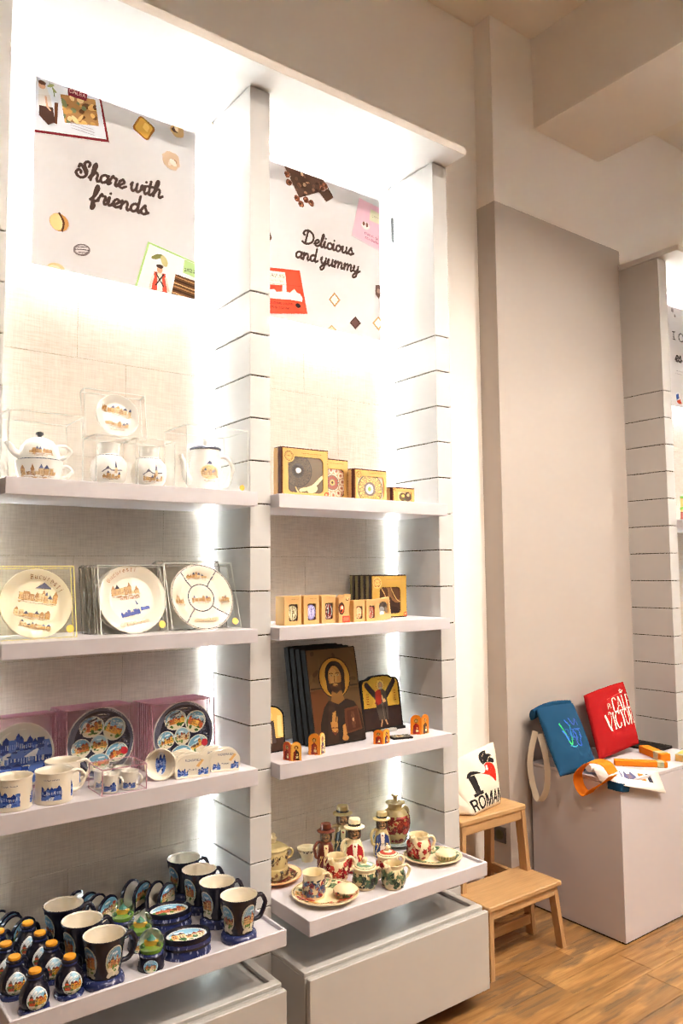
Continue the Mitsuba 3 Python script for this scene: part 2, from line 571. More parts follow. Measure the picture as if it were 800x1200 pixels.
def drawer(xa, xb, label):
    c = thing("drawer_unit", label, "drawer")
    m = bevel_box(xa, xb, 1.998, YB - 0.02, 0.06, 0.322, b=0.0015)
    part(c, "body", mikit.ply(m, "drawer_grey"))
    e = 0.028
    part(c, "top_rim", bx(xa, xb, 1.998, 1.998 + e, 0.322, 0.335, mat="drawer_grey"))
    part(c, "top_rim", bx(xa, xa + e, 1.998 + e, YB - 0.02, 0.322, 0.335, mat="drawer_grey"))
    part(c, "top_rim", bx(xb - e, xb, 1.998 + e, YB - 0.02, 0.322, 0.335, mat="drawer_grey"))
    part(c, "front", bx(xa, xb, 1.970, 1.989, 0.062, 0.325, mat="drawer_grey", b=0.002))
    part(c, "plinth", bx(xa + 0.03, xb - 0.03, 2.06, YB - 0.03, 0, 0.06, mat="shadow_gap"))


drawer(0.490, 1.253, "pale grey drawer under the tray of dark blue mugs")
drawer(1.333, 2.100, "pale grey drawer under the tray of folk pottery")

# ---------------------------------------------------------------- pedestal and stool
c = thing("display_pedestal", "white box pedestal under the red and blue bags", "pedestal")
part(c, "body", bx(2.870, 3.62, 1.938, 2.405, 0.006, 0.632, mat="white_laminate", b=0.0015))
part(c, "top", bx(2.868, 3.622, 1.936, 2.405, 0.634, 0.648, mat="white_laminate", b=0.0015))
part(c, "foot_gap", bx(2.874, 3.616, 1.942, 2.40, 0.0, 0.006, mat="shadow_gap", b=0.0005))

st = thing("step_stool", "two-step beech stool standing by the white slatted column", "stool")
SX, SY, HS, HT = 2.445, 2.087, 0.262, 0.534


def beam_between(a, b, wx, wy):
    """A straight bar of section wx by wy whose ends are level."""
    a, b = np.array(a, float), np.array(b, float)
    o = np.array([[-wx, -wy, 0], [wx, -wy, 0], [wx, wy, 0], [-wx, wy, 0]]) / 2
    return trimesh.convex.convex_hull(np.vstack([a + o, b + o]))


part(st, "seat", bx(SX - 0.195, SX + 0.195, SY + 0.158, SY + 0.385, HT - 0.022, HT, mat="beech", b=0.004))
part(st, "step", bx(SX - 0.2165, SX + 0.2165, SY, SY + 0.215, HS - 0.020, HS, mat="beech", b=0.004))
for s in (-1, 1):
    part(st, "leg", mikit.ply(beam_between((SX + s * 0.212, SY + 0.008, 0), (SX + s * 0.190, SY + 0.03, HS - 0.02), 0.022, 0.034), "beech_upright"))
    part(st, "leg", mikit.ply(beam_between((SX + s * 0.208, SY + 0.160, 0), (SX + s * 0.178, SY + 0.180, HT - 0.022), 0.022, 0.040), "beech_upright"))
    part(st, "leg", mikit.ply(beam_between((SX + s * 0.208, SY + 0.395, 0), (SX + s * 0.178, SY + 0.355, HT - 0.022), 0.022, 0.040), "beech_upright"))
    part(st, "side_rail", bx(SX + s * 0.196 - 0.011, SX + s * 0.196 + 0.011, SY + 0.19, SY + 0.37, 0.20, 0.236, mat="beech", b=0.002))
    part(st, "step_bearer", bx(SX + s * 0.190 - 0.011, SX + s * 0.190 + 0.011, SY + 0.045, SY + 0.165, HS - 0.056, HS - 0.020, mat="beech", b=0.002))
    part(st, "seat_bearer", bx(SX + s * 0.178 - 0.011, SX + s * 0.178 + 0.011, SY + 0.195, SY + 0.34, HT - 0.060, HT - 0.022, mat="beech", b=0.002))
part(st, "front_apron", bx(SX - 0.178, SX + 0.178, SY + 0.164, SY + 0.182, HT - 0.060, HT - 0.022, mat="beech", b=0.002))
part(st, "front_apron", bx(SX - 0.190, SX + 0.190, SY + 0.012, SY + 0.030, HS - 0.056, HS - 0.020, mat="beech", b=0.002))
part(st, "stretcher", bx(SX - 0.20, SX + 0.20, SY + 0.15, SY + 0.168, 0.045, 0.085, mat="beech", b=0.002))
part(st, "back_rail", bx(SX - 0.19, SX + 0.19, SY + 0.376, SY + 0.392, 0.20, 0.236, mat="beech", b=0.002))


# ---------------------------------------------------------------- backlit posters
def poster(x0, x1, z0, z1, label):
    c = thing("poster", label, "poster")
    part(c, "panel", bx(x0, x1, 2.415, 2.421, z0, z1, mat="poster_white", b=0.0005))
    part(c, "standoff", bx(x0 + 0.06, x1 - 0.06, 2.421, YB - 0.0005, z0 + 0.06, z0 + 0.09, mat="aluminium"))
    part(c, "standoff", bx(x0 + 0.06, x1 - 0.06, 2.421, YB - 0.0005, z1 - 0.09, z1 - 0.06, mat="aluminium"))
    e, w = 0.022, 0.010
    for i, a in enumerate(((x0 + e, x0 + e + w, z0 + e, z1 - e), (x1 - e - w, x1 - e, z0 + e, z1 - e), (x0 + e + w, x1 - e - w, z0 + e, z0 + e + w), (x0 + e + w, x1 - e - w, z1 - e - w, z1 - e))):
        part(c, "backlight", mikit.ply(plain_box(a[0], a[1], 2.426, 2.440, a[2], a[3]), "led_glow", emitter={"type": "area", "radiance": {"type": "rgb", "value": (LED_HALO * (2.4 if i == 2 else 1.0)).tolist()}}))
    return c


P1 = poster(0.613, 1.163, 2.491, 3.098, "white backlit poster reading Share with friends, with sweets and a card")
P2 = poster(1.458, 2.010, 2.491, 3.098, "white backlit poster reading Delicious and yummy, with chocolate and red box")
P3 = poster(4.00, 4.55, 2.491, 3.098, "white backlit poster cut off by the right edge of the photo")

k = thing("wall_socket", "dark socket low on the side of the pier behind the step stool", "socket")
part(k, "plate", mikit.ply(bevel_box(2.727, 2.7348, 2.445, 2.515, 0.295, 0.365, b=0.003), "socket_dark"))
_c = trimesh.creation.cylinder(0.022, 0.004, sections=32)
_c.apply_transform(trimesh.transformations.rotation_matrix(np.pi / 2, [0, 1, 0]))
_c.apply_translation([2.7255, 2.48, 0.33])
part(k, "insert", mikit.ply(_c, "groove_dark"))

# ---------------------------------------------------------------- brush-script lettering, drawn stroke by stroke (x-height 1)
GLYPHS = {
    "a": (1.0, [[(.78, .8), (.45, 1.0), (.12, .72), (.1, .28), (.32, .02), (.62, .25), (.76, .62), (.78, 1.0), (.76, .3), (.88, .02), (1.12, .25)]]),
    "c": (.75, [[(.66, .78), (.42, 1.0), (.12, .7), (.12, .26), (.4, .0), (.8, .28)]]),
    "d": (1.02, [[(.76, .8), (.45, 1.0), (.12, .72), (.1, .28), (.32, .02), (.6, .25), (.76, .7)], [(.78, 2.05), (.76, 1.2), (.76, .3), (.88, .02), (1.14, .25)]]),
    "e": (.78, [[(.0, .3), (.35, .42), (.62, .72), (.42, 1.0), (.14, .72), (.13, .27), (.42, .0), (.84, .28)]]),
    "f": (.66, [[(-.05, .2), (.3, .8), (.5, 1.6), (.4, 2.0), (.25, 1.7), (.2, .6), (.16, -.55), (.26, -.85), (.42, -.5), (.3, .05), (.7, .28)]]),
    "h": (1.0, [[(-.05, .2), (.3, 1.0), (.46, 1.75), (.34, 2.05), (.2, 1.7), (.16, .8), (.14, .0)], [(.15, .35), (.4, .88), (.62, .98), (.72, .72), (.7, .25), (.84, .0), (1.1, .25)]]),
    "i": (.5, [[(.0, .45), (.17, .98), (.16, .28), (.3, .0), (.56, .25)], [(.2, 1.48), (.21, 1.5)]]),
    "l": (.5, [[(-.04, .2), (.3, 1.1), (.42, 1.8), (.3, 2.05), (.18, 1.65), (.16, .3), (.3, .0), (.56, .25)]]),
    "m": (1.42, [[(.0, .7), (.12, .98), (.12, .0)], [(.13, .4), (.36, .92), (.54, .92), (.6, .6), (.58, .0)], [(.59, .4), (.84, .92), (1.03, .92), (1.1, .6), (1.08, .2), (1.2, .0), (1.46, .25)]]),
    "n": (.98, [[(.0, .7), (.12, .98), (.12, .0)], [(.13, .4), (.38, .92), (.58, .95), (.68, .65), (.66, .25), (.8, .0), (1.05, .25)]]),
    "o": (.88, [[(.42, 1.0), (.13, .74), (.12, .26), (.42, .0), (.7, .3), (.68, .74), (.42, 1.0), (.6, .82), (.96, .85)]]),
    "r": (.82, [[(-.05, .3), (.2, 1.12), (.34, .94), (.62, .9), (.56, .3), (.68, .02), (.92, .25)]]),
    "s": (.74, [[(-.05, .2), (.36, 1.08), (.42, .8), (.62, .35), (.46, .0), (.12, .1)], [(.46, .0), (.84, .28)]]),
    "t": (.54, [[(.17, 1.7), (.16, .28), (.3, .0), (.6, .25)], [(-.1, 1.02), (.5, 1.08)]]),
    "u": (1.0, [[(.0, .6), (.14, .98), (.13, .3), (.3, .0), (.55, .2), (.7, .6)], [(.7, .98), (.69, .3), (.82, .0), (1.06, .25)]]),
    "w": (1.34, [[(.0, .7), (.14, .98), (.13, .3), (.3, .0), (.54, .2), (.66, .6)], [(.66, .98), (.66, .3), (.84, .0), (1.08, .3), (1.14, .9), (1.3, .88), (1.42, .8)]]),
    "y": (1.0, [[(.0, .6), (.14, .98), (.13, .35), (.3, .08), (.55, .25), (.7, .6)], [(.72, .98), (.68, .1), (.56, -.65), (.28, -.9), (.12, -.6), (.45, -.15), (1.08, .28)]]),
    "S": (1.25, [[(1.0, 1.5), (1.05, 1.85), (.8, 2.05), (.55, 1.8), (.62, 1.4), (.9, .9), (.85, .3), (.5, .0), (.1, .12), (-.1, .5), (.05, .85), (.3, .8), (.35, .55)], [(.9, .5), (.5, 1.2), (.15, 1.55), (.05, 1.2)]]),
    "D": (1.5, [[(.42, 1.75), (.36, .9), (.3, .1)], [(-.12, .18), (.2, .0), (.75, .05), (1.22, .5), (1.3, 1.2), (1.0, 1.8), (.45, 2.05), (.0, 1.85), (-.14, 1.45), (.06, 1.25)]]),
    "I": (.7, [[(.35, 1.7), (.35, .1)], [(.1, 1.75), (.6, 1.75)], [(.1, .05), (.6, .05)]]),
    "C": (1.2, [[(1.05, 1.45), (.85, 1.85), (.45, 1.8), (.12, 1.3), (.12, .6), (.45, .05), (.9, .15), (1.15, .5)]]),
    " ": (.5, []),
}


def script(text, x0, x1, z, xh, rot=0.0, weight=0.30, slant=0.22):
    """A word in brush script between x0 and x1 on the baseline z."""
    w, shapes = 0.0, []
    for ch in text:
        adv, strokes = GLYPHS[ch]
        for s in strokes:
            shapes.append(affinity.translate(LineString(curve(s, 6)), w, 0))
        w += adv
    k = (x1 - x0) / w
    g = unary_union([affinity.scale(s, k, xh, origin=(0, 0)).buffer(weight * (k + xh) / 4, quad_segs=3) for s in shapes])
    g = affinity.affine_transform(g, [1, slant, 0, 1, 0, 0])
    return affinity.translate(affinity.rotate(g, rot, origin=(0, 0)), x0, z).simplify(0.0001)


INK = (62, 48, 44)


def sweet(cx, cz, r, seed, tones):
    """A rough rounded sweet or nut seen from above."""
    g = np.random.default_rng(seed)
    a = np.arange(18) * 2 * np.pi / 18
    k = 1 + g.uniform(-.1, .1, 18)
    out = Polygon(np.c_[cx + r * k * np.cos(a), cz + r * 0.95 * k * np.sin(a)])
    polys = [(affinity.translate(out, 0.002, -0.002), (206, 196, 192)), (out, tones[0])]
    for t in tones[1:]:
        b = g.uniform(0, 6.28)
        polys.append((ell(cx + .3 * r * math.cos(b), cz + .3 * r * math.sin(b), r * g.uniform(.3, .55), r * g.uniform(.18, .4), math.degrees(b)).intersection(out), t))
    return polys


def poster_print(c, frame, polys):
    return part(c, "print", printed(clip(polys, sbox(*frame)), front_plane(2.415), lift=2e-4, mat="print_paper"))


# Share with friends
f1 = (0.6135, 2.4915, 1.1625, 3.0975)
card = poly((.60, 3.12), (.818, 3.12), (.851, 2.959), (.60, 2.910))
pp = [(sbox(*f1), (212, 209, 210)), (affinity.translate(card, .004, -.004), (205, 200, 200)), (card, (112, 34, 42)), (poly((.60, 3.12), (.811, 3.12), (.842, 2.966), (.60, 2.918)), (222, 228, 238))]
photo = poly((.690, 3.066), (.802, 3.089), (.816, 3.003), (.706, 2.976))
pp += [(photo, (172, 126, 74))]
g = np.random.default_rng(11)
for _ in range(34):
    q = ell(g.uniform(.69, .815), g.uniform(2.98, 3.088), g.uniform(.006, .016), g.uniform(.004, .010), g.uniform(0, 180)).intersection(photo)
    if not q.is_empty:
        pp.append((q, [(222, 178, 110), (196, 148, 84), (98, 62, 34), (236, 206, 150), (120, 130, 90)][g.integers(5)]))
pp += [(poly((.711, 3.12), (.778, 3.12), (.774, 3.073), (.715, 3.071)), (104, 28, 38)), (letters("CALEA", .012, .744, 3.083), (240, 225, 215))]
# seated figure on the card, branch above, faint words below
pp += [(line([(.655, 3.09), (.668, 3.075), (.672, 3.05)], .003), (110, 120, 80)), (ell(.660, 3.082, .012, .005, 30), (150, 160, 110)), (ell(.671, 3.07, .009, .004, -40), (140, 150, 100)),
       (poly((.672, 3.03), (.684, 3.034), (.682, 2.962), (.674, 2.962)), (96, 58, 40)), (ell(.639, 3.045, .016, .030), (226, 222, 218)), (poly((.622, 3.04), (.658, 3.05), (.668, 3.0), (.624, 2.998)), (218, 212, 206)),
       (poly((.626, 3.005), (.668, 3.012), (.676, 2.966), (.655, 2.95), (.626, 2.972)), (66, 44, 38)), (ell(.633, 3.074, .011, .013), (214, 168, 138)), (ell(.633, 3.082, .012, .007), (70, 44, 32)), (line([(.645, 3.04), (.650, 3.01), (.660, 3.0)], .006), (214, 168, 138))]
for i, zz in enumerate((2.985, 2.976, 2.967)):
    pp.append((sbox(.722 + .002 * i, zz - .002, .80 + .003 * i, zz), (176, 178, 190)))
pp += [(script("Share with", .745, 1.035, 2.810, .0285, 2.1), INK), (script("friends", .792, .985, 2.740, .0285, 2.1), INK)]
bis = affinity.rotate(rnd_rect(.938, 3.018, 1.002, 3.082, .012), -28)
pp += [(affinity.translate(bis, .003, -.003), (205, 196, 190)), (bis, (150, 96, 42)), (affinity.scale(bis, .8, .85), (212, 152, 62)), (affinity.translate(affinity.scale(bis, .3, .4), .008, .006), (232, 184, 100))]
pp += sweet(1.092, 3.084, .026, 2, [(206, 168, 112), (70, 44, 28), (60, 36, 24), (236, 210, 160)]) + sweet(1.070, 2.968, .034, 3, [(208, 178, 150), (230, 206, 184), (180, 140, 110), (238, 222, 206)])
pp += [(ell(.696, 2.640, .032, .028, 0), (205, 196, 190)), (ell(.694, 2.642, .030, .029, 0), (196, 140, 78)), (ell(.687, 2.642, .022, .027, 0), (232, 194, 132)), (line([(.694, 2.672), (.708, 2.645), (.704, 2.616)], .006, 6), (84, 48, 30))]
pp += [(ell(.767, 2.570, .028, .0195, 20), (120, 110, 112)), (ell(.767, 2.571, .022, .014, 20), (196, 190, 192)), (line([(.745, 2.567), (.768, 2.572), (.790, 2.574)], .003), (74, 66, 70)), (line([(.75, 2.576), (.768, 2.58), (.782, 2.582)], .0025), (92, 84, 88)), (line([(.755, 2.560), (.77, 2.562), (.785, 2.566)], .0025), (92, 84, 88))]
pp += [(ell(.688, 2.492, .026, .016, 0), (222, 190, 142)), (ell(.684, 2.49, .018, .010, 0), (238, 214, 176))]
card = poly((.989, 2.655), (1.175, 2.622), (1.175, 2.45), (.940, 2.47))
pp += [(affinity.translate(card, -.003, -.003), (208, 204, 202)), (card, (170, 208, 128)), (poly((.994, 2.648), (1.175, 2.617), (1.175, 2.45), (.948, 2.475)), (236, 234, 226))]
pp += [(poly((1.122, 2.624), (1.175, 2.616), (1.175, 2.566), (1.118, 2.576)), (178, 212, 140)), (letters("1821", .012, 1.143, 2.583), (40, 40, 36))]
photo = poly((1.090, 2.565), (1.175, 2.555), (1.175, 2.47), (1.075, 2.488))
pp += [(photo, (92, 62, 40))]
for i in range(7):
    pp.append((line([(1.078, 2.558 - .012 * i), (1.17, 2.545 - .012 * i)], .005).intersection(photo), [(168, 124, 84), (58, 38, 26), (196, 156, 112)][i % 3]))
pp += [(ell(1.022, 2.61, .022, .008, 25), (120, 124, 70)), (ell(1.048, 2.60, .012, .02, 20), (196, 186, 130)), (poly((1.012, 2.556), (1.052, 2.556), (1.064, 2.46), (.998, 2.46)), (196, 74, 58)), (poly((1.024, 2.556), (1.040, 2.556), (1.044, 2.46), (1.022, 2.46)), (236, 222, 206)),
       (line([(1.018, 2.552), (1.046, 2.51)], .004), (50, 40, 40)), (line([(1.046, 2.552), (1.018, 2.51)], .004), (50, 40, 40)), (ell(1.032, 2.566, .010, .012), (214, 160, 128)), (ell(1.032, 2.578, .013, .007), (60, 44, 36)), (line([(1.010, 2.54), (.998, 2.50)], .008), (216, 196, 180)), (line([(1.054, 2.54), (1.064, 2.50)], .008), (216, 196, 180))]
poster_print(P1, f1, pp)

# Delicious and yummy
f2 = (1.4585, 2.4915, 2.0095, 3.0975)
pp = [(sbox(*f2), (212, 209, 210))]
bar = poly((1.521, 3.12), (1.606, 2.990), (1.700, 3.041), (1.735, 3.010), (1.772, 3.040), (1.742, 3.075), (1.70, 3.12))
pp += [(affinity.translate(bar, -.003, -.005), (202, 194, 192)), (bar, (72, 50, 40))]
g = np.random.default_rng(5)
for _ in range(26):
    q = ell(g.uniform(1.57, 1.72), g.uniform(3.0, 3.09), g.uniform(.005, .012), g.uniform(.004, .008), g.uniform(0, 180)).intersection(bar)
    if not q.is_empty:
        pp.append((q, [(98, 70, 54), (52, 34, 28), (150, 112, 86), (190, 160, 130)][g.integers(4)]))
pp += [(line([(1.700, 3.041), (1.742, 3.075)], .004), (44, 30, 26))]
for x, z in ((1.557, 3.037), (1.594, 2.984), (1.614, 2.967), (1.637, 2.990), (1.662, 2.984), (1.550, 3.067), (1.728, 3.074), (1.714, 3.062)):
    pp += sweet(x, z, .0135, int(x * 1000), [(112, 66, 46), (172, 120, 92), (70, 40, 30)])
pp += [(script("Delicious", 1.622, 1.866, 2.813, .0265, 2.2), INK), (script("and yummy", 1.585, 1.898, 2.746, .0265, 1.5), INK)]
box_ = poly((1.40, 2.668), (1.605, 2.697), (1.640, 2.532), (1.40, 2.486))
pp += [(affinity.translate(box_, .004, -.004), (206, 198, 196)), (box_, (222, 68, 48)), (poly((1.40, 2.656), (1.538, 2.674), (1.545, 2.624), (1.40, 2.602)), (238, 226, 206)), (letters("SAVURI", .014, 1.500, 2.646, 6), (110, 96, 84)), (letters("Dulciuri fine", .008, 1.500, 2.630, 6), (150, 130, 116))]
sky = [(1.40, 2.555), (1.40, 2.585), (1.47, 2.593), (1.49, 2.598), (1.50, 2.590), (1.525, 2.596), (1.527, 2.622), (1.535, 2.628), (1.543, 2.622), (1.545, 2.598), (1.56, 2.6), (1.58, 2.618), (1.592, 2.606), (1.606, 2.604), (1.618, 2.590), (1.616, 2.575), (1.56, 2.572), (1.48, 2.56)]
pp += [(Polygon(sky).buffer(0), (244, 232, 218)), (letters("Bucatarie veche", .011, 1.515, 2.545, 7), (110, 30, 26)), (letters("fin si aromat", .011, 1.515, 2.528, 7), (110, 30, 26)), (ell(1.597, 2.556, .012, .009), (46, 28, 28)), (line([(1.470, 2.617), (1.61, 2.635)], .0015), (180, 44, 34))]
pink = poly((1.903, 3.076), (2.05, 3.058), (2.05, 2.868), (1.862, 2.906))
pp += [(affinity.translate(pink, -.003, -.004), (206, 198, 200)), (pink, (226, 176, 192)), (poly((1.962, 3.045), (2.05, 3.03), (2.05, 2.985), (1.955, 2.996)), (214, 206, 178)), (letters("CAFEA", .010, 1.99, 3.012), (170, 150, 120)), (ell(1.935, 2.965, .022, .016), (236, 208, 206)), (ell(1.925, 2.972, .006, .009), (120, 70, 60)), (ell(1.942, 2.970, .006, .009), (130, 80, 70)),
       (letters("Delicii de", .012, 1.965, 2.923, -8), (150, 60, 90)), (letters("ciocolata", .012, 1.965, 2.906, -8), (150, 60, 90))]


def square(cx, cz, w, h, a, b):
    d = poly((cx - w, cz - .004), (cx, cz + h), (cx + w, cz + .004), (cx, cz - h))
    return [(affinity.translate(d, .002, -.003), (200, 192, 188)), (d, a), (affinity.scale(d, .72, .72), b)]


pp += square(1.771, 2.616, .028, .030, (176, 130, 78), (240, 226, 204)) + square(1.875, 2.541, .029, .027, (66, 46, 44), (92, 66, 62)) + square(1.996, 2.562, .031, .030, (196, 150, 96), (244, 232, 214)) + square(1.756, 2.488, .026, .022, (186, 146, 100), (232, 206, 170))
pp += [(poly((1.984, 2.722), (2.004, 2.728), (2.02, 2.70), (2.0, 2.668), (1.982, 2.684)), (92, 72, 66)), (ell(2.0, 2.70, .010, .010), (150, 128, 118)), (poly((1.46, 2.83), (1.468, 2.82), (1.480, 2.795), (1.468, 2.775), (1.46, 2.765)), (74, 52, 42))]
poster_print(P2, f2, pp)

# far poster
f3 = (4.0005, 2.4915, 4.5495, 3.0975)
pp = [(sbox(*f3), (212, 209, 210)), (letters("I C", .052, 4.325, 2.895, 0, 1.3), (56, 50, 52)), (script("es", 4.283, 4.352, 2.768, .034), (56, 50, 52)), (sbox(4.285, 2.708, 4.54, 2.711), (150, 146, 150)), (sbox(4.285, 2.690, 4.35, 2.693), (170, 166, 170))]
pp += sweet(4.275, 3.075, .014, 7, [(140, 130, 130), (90, 84, 84)]) + sweet(4.30, 3.045, .010, 8, [(150, 140, 140), (90, 84, 84)])
pp += [(ell(4.300, 2.545, .034, .036), (216, 216, 222)), (poly((4.275, 2.56), (4.30, 2.575), (4.31, 2.545), (4.28, 2.53)), (60, 84, 150)), (poly((4.28, 2.525), (4.32, 2.54), (4.335, 2.515), (4.30, 2.508)), (206, 80, 60))]
poster_print(P3, f3, pp)

# ================================================================ wares
mat("cream_glaze", (232, 222, 202), 0.18, 0.5, coat=0.6)
mat("white_glaze", (243, 239, 230), 0.16, 0.5, coat=0.6)
mat("navy_glaze", (10, 11, 26), 0.14, 0.4, coat=0.35)
mat("blue_drip", mikit.proc(lambda p, n, uv: mix((0.012, 0.02, 0.09), (0.42, 0.46, 0.62), smoothstep(0.52, 0.72, noise(p.x * 160, p.y * 160, p.z * 60) * 0.6 + 0.28 * noise(p.x * 420, p.y * 420, p.z * 90)))), 0.2, 0.5, coat=0.5)
mat("cork_orange", (226, 150, 36), 0.55, 0.4)
mat("grey_lid", (96, 104, 122), 0.25, 0.5, coat=0.4)
mat("clay", (208, 150, 104), 0.6, 0.3)
mat("card_gold", (214, 166, 92), 0.5, 0.4)
mat("card_brown", (74, 36, 26), 0.6, 0.3)
mat("card_tan", (206, 160, 104), 0.6, 0.3)
mat("board_black", (17, 15, 14), 0.8, 0.15)
mat("sticker_gold", (232, 186, 66), 0.35, 0.5)
mat("edge_clear", (196, 198, 190), 0.2, 0.6)
mat("edge_yellow", (226, 208, 120), 0.25, 0.6)
mat("edge_pink", (184, 132, 148), 0.25, 0.6)
mat("edge_smoke", (112, 108, 100), 0.25, 0.6)
mat("plastic_grey", (170, 170, 166), 0.35, 0.5)
for _k, _t in (("pane_clear", (0.97, 0.97, 0.96)), ("pane_smoke", (0.78, 0.76, 0.72)), ("pane_pink", (0.965, 0.90, 0.93)), ("pane_yellow", (0.96, 0.94, 0.84))):
    scene[_k] = {"type": "thindielectric", "int_ior": 1.45, "specular_transmittance": {"type": "rgb", "value": list(_t)}}


def fix(m):
    """Outward facing copy."""
    if m.volume < 0:
        m.invert()
    return m


# ---------------------------------------------------------------- painted scenes, as lists of (shape, colour)
OCHRE = [(206, 152, 74), (222, 178, 104), (186, 120, 62), (232, 206, 160), (214, 190, 150)]
ROOF = [(150, 62, 40), (176, 84, 48), (110, 58, 44), (96, 70, 60)]


def townscape(seed, w, h, sky=((108, 164, 196), (170, 208, 222)), walls=OCHRE, roofs=ROOF, green=((58, 96, 44), (92, 128, 58)), ground=(226, 214, 186)):
    """A little painted town: sky, hill, buildings with roofs and spires, trees, a road."""
    g = np.random.default_rng(seed)
    P = [(sbox(-w, -h, w, h), sky[0]), (sbox(-w, -h, w, h * .25), sky[1])]
    P.append((ell(g.uniform(-.4, .4) * w, h * .55, w * .35, h * .10), (226, 236, 240)))
    P.append((Polygon([(-w, -.1 * h), (-.5 * w, .12 * h), (.1 * w, .0), (.6 * w, .16 * h), (w, -.05 * h), (w, -h), (-w, -h)]), green[1]))
    x = -w * .8
    while x < w * .75:
        bw, bh = g.uniform(.22, .42) * w, g.uniform(.25, .75) * h
        y0 = -.45 * h
        c, rf = walls[g.integers(len(walls))], roofs[g.integers(len(roofs))]
        P.append((sbox(x, y0, x + bw, y0 + bh), c))
        k = g.integers(3)
        if k == 0:
            P.append((Polygon([(x - .03 * w, y0 + bh), (x + bw + .03 * w, y0 + bh), (x + bw / 2, y0 + bh + .3 * h)]), rf))
        elif k == 1:
            P.append((Polygon([(x, y0 + bh), (x + bw, y0 + bh), (x + bw * .8, y0 + bh + .16 * h), (x + bw * .2, y0 + bh + .16 * h)]), rf))
            P.append((Polygon([(x + bw * .38, y0 + bh), (x + bw * .62, y0 + bh), (x + bw / 2, y0 + bh + .5 * h)]), rf))
        else:
            P.append((ell(x + bw / 2, y0 + bh, bw / 2, .18 * h), rf))
        for i in (.2, .55):
            for j in (.3, .62):
                P.append((sbox(x + bw * i, y0 + bh * j, x + bw * (i + .2), y0 + bh * (j + .2)), (92, 70, 58)))
        x += bw * g.uniform(.8, 1.05)
    P.append((Polygon([(-w, -.42 * h), (w, -.5 * h), (w, -h), (-w, -h)]), ground))
    for _ in range(5):
        P.append((ell(g.uniform(-.9, .9) * w, g.uniform(-.75, -.4) * h, g.uniform(.1, .22) * w, g.uniform(.08, .2) * h), green[g.integers(2)]))
    return P


def sepia(seed, w, h, spire=(62, 70, 112), tones=((196, 150, 92), (214, 176, 122), (170, 122, 70), (226, 200, 156))):
    """A sketched brown skyline with a few dark blue roofs, without a background."""
    g = np.random.default_rng(seed)
    P, x = [], -w
    while x < w * .85:
        bw, bh = g.uniform(.16, .34) * w, g.uniform(.3, .9) * h
        c = tones[g.integers(len(tones))]
        P.append((sbox(x, -.5 * h, x + bw, -.5 * h + bh), c))
        top = -.5 * h + bh
        if g.random() < .55:
            P.append((Polygon([(x, top), (x + bw, top), (x + bw / 2, top + .45 * h)]), spire if g.random() < .6 else tones[2]))
        for i in (.15, .45, .72):
            P.append((sbox(x + bw * i, -.4 * h, x + bw * (i + .1), -.5 * h + bh * .7), tones[2] if c != tones[2] else tones[3]))
        P.append((line([(x, -.5 * h), (x, top)], .02 * w), (138, 96, 54)))
        x += bw * g.uniform(.85, 1.25)
    for _ in range(10):
        P.append((ell(g.uniform(-w, w), g.uniform(-.85, -.45) * h, g.uniform(.05, .16) * w, g.uniform(.03, .08) * h), tones[g.integers(len(tones))]))
    P.append((line([(-w, -.62 * h), (0, -.7 * h), (w, -.6 * h)], .03 * h, 5), (150, 108, 64)))
    return P


def bluescape(seed, w, h):
    b = [(44, 76, 160), (84, 118, 192), (28, 52, 124), (150, 174, 220), (236, 236, 238)]
    g = np.random.default_rng(seed)
    P, x = [], -w
    while x < w * .9:
        bw, bh = g.uniform(.2, .45) * w, g.uniform(.5, 1.35) * h
        P.append((sbox(x, -.6 * h, min(x + bw, w), -.6 * h + bh), b[g.integers(3)]))
        for i in range(3):
            P.append((sbox(x + bw * (.12 + .3 * i), -.6 * h + bh * .35, x + bw * (.26 + .3 * i), -.6 * h + bh * .7), b[3 + (g.random() < .35)]))
        if g.random() < .5:
            P.append((Polygon([(x, -.6 * h + bh), (x + bw, -.6 * h + bh), (x + bw / 2, -.6 * h + bh + .35 * h)]), b[2]))
        x += bw * .9
    P.append((Polygon([(-w, -.5 * h), (w, -.3 * h), (w, -h), (-w, -h)]), b[1]))
    P.append((Polygon([(-.6 * w, -h), (.1 * w, -.42 * h), (.3 * w, -.42 * h), (.1 * w, -h)]), b[4]))
    for _ in range(4):
        P.append((ell(g.uniform(-w, w), g.uniform(-.8, -.3) * h, g.uniform(.08, .2) * w, g.uniform(.06, .14) * h), b[g.integers(2) * 2]))
    return P


def framed(polys, w, h, rim, rot=0):
    """The picture cut to an oval with a pale rim."""
    return [(ell(0, 0, w * 1.12, h * 1.10), rim)] + clip(polys, ell(0, 0, w, h))


def loop_handle(x0, z0, x1, z1, out, r, flat=1.0, n=9):
    """A cup handle in the x-z plane from (x0, z0) at the top to (x1, z1), bulging to x = out."""
    p = curve([(x0 - .004, 0, z0), (x0 + (out - x0) * .55, 0, z0 + .003), (out, 0, z0 * .72 + z1 * .28), (out - .002, 0, (z0 + z1) / 2), (x1 + (out - x1) * .55, 0, z1 + .004), (x1 - .004, 0, z1)], 5)
    return sweep(p, r, n, flat=flat)


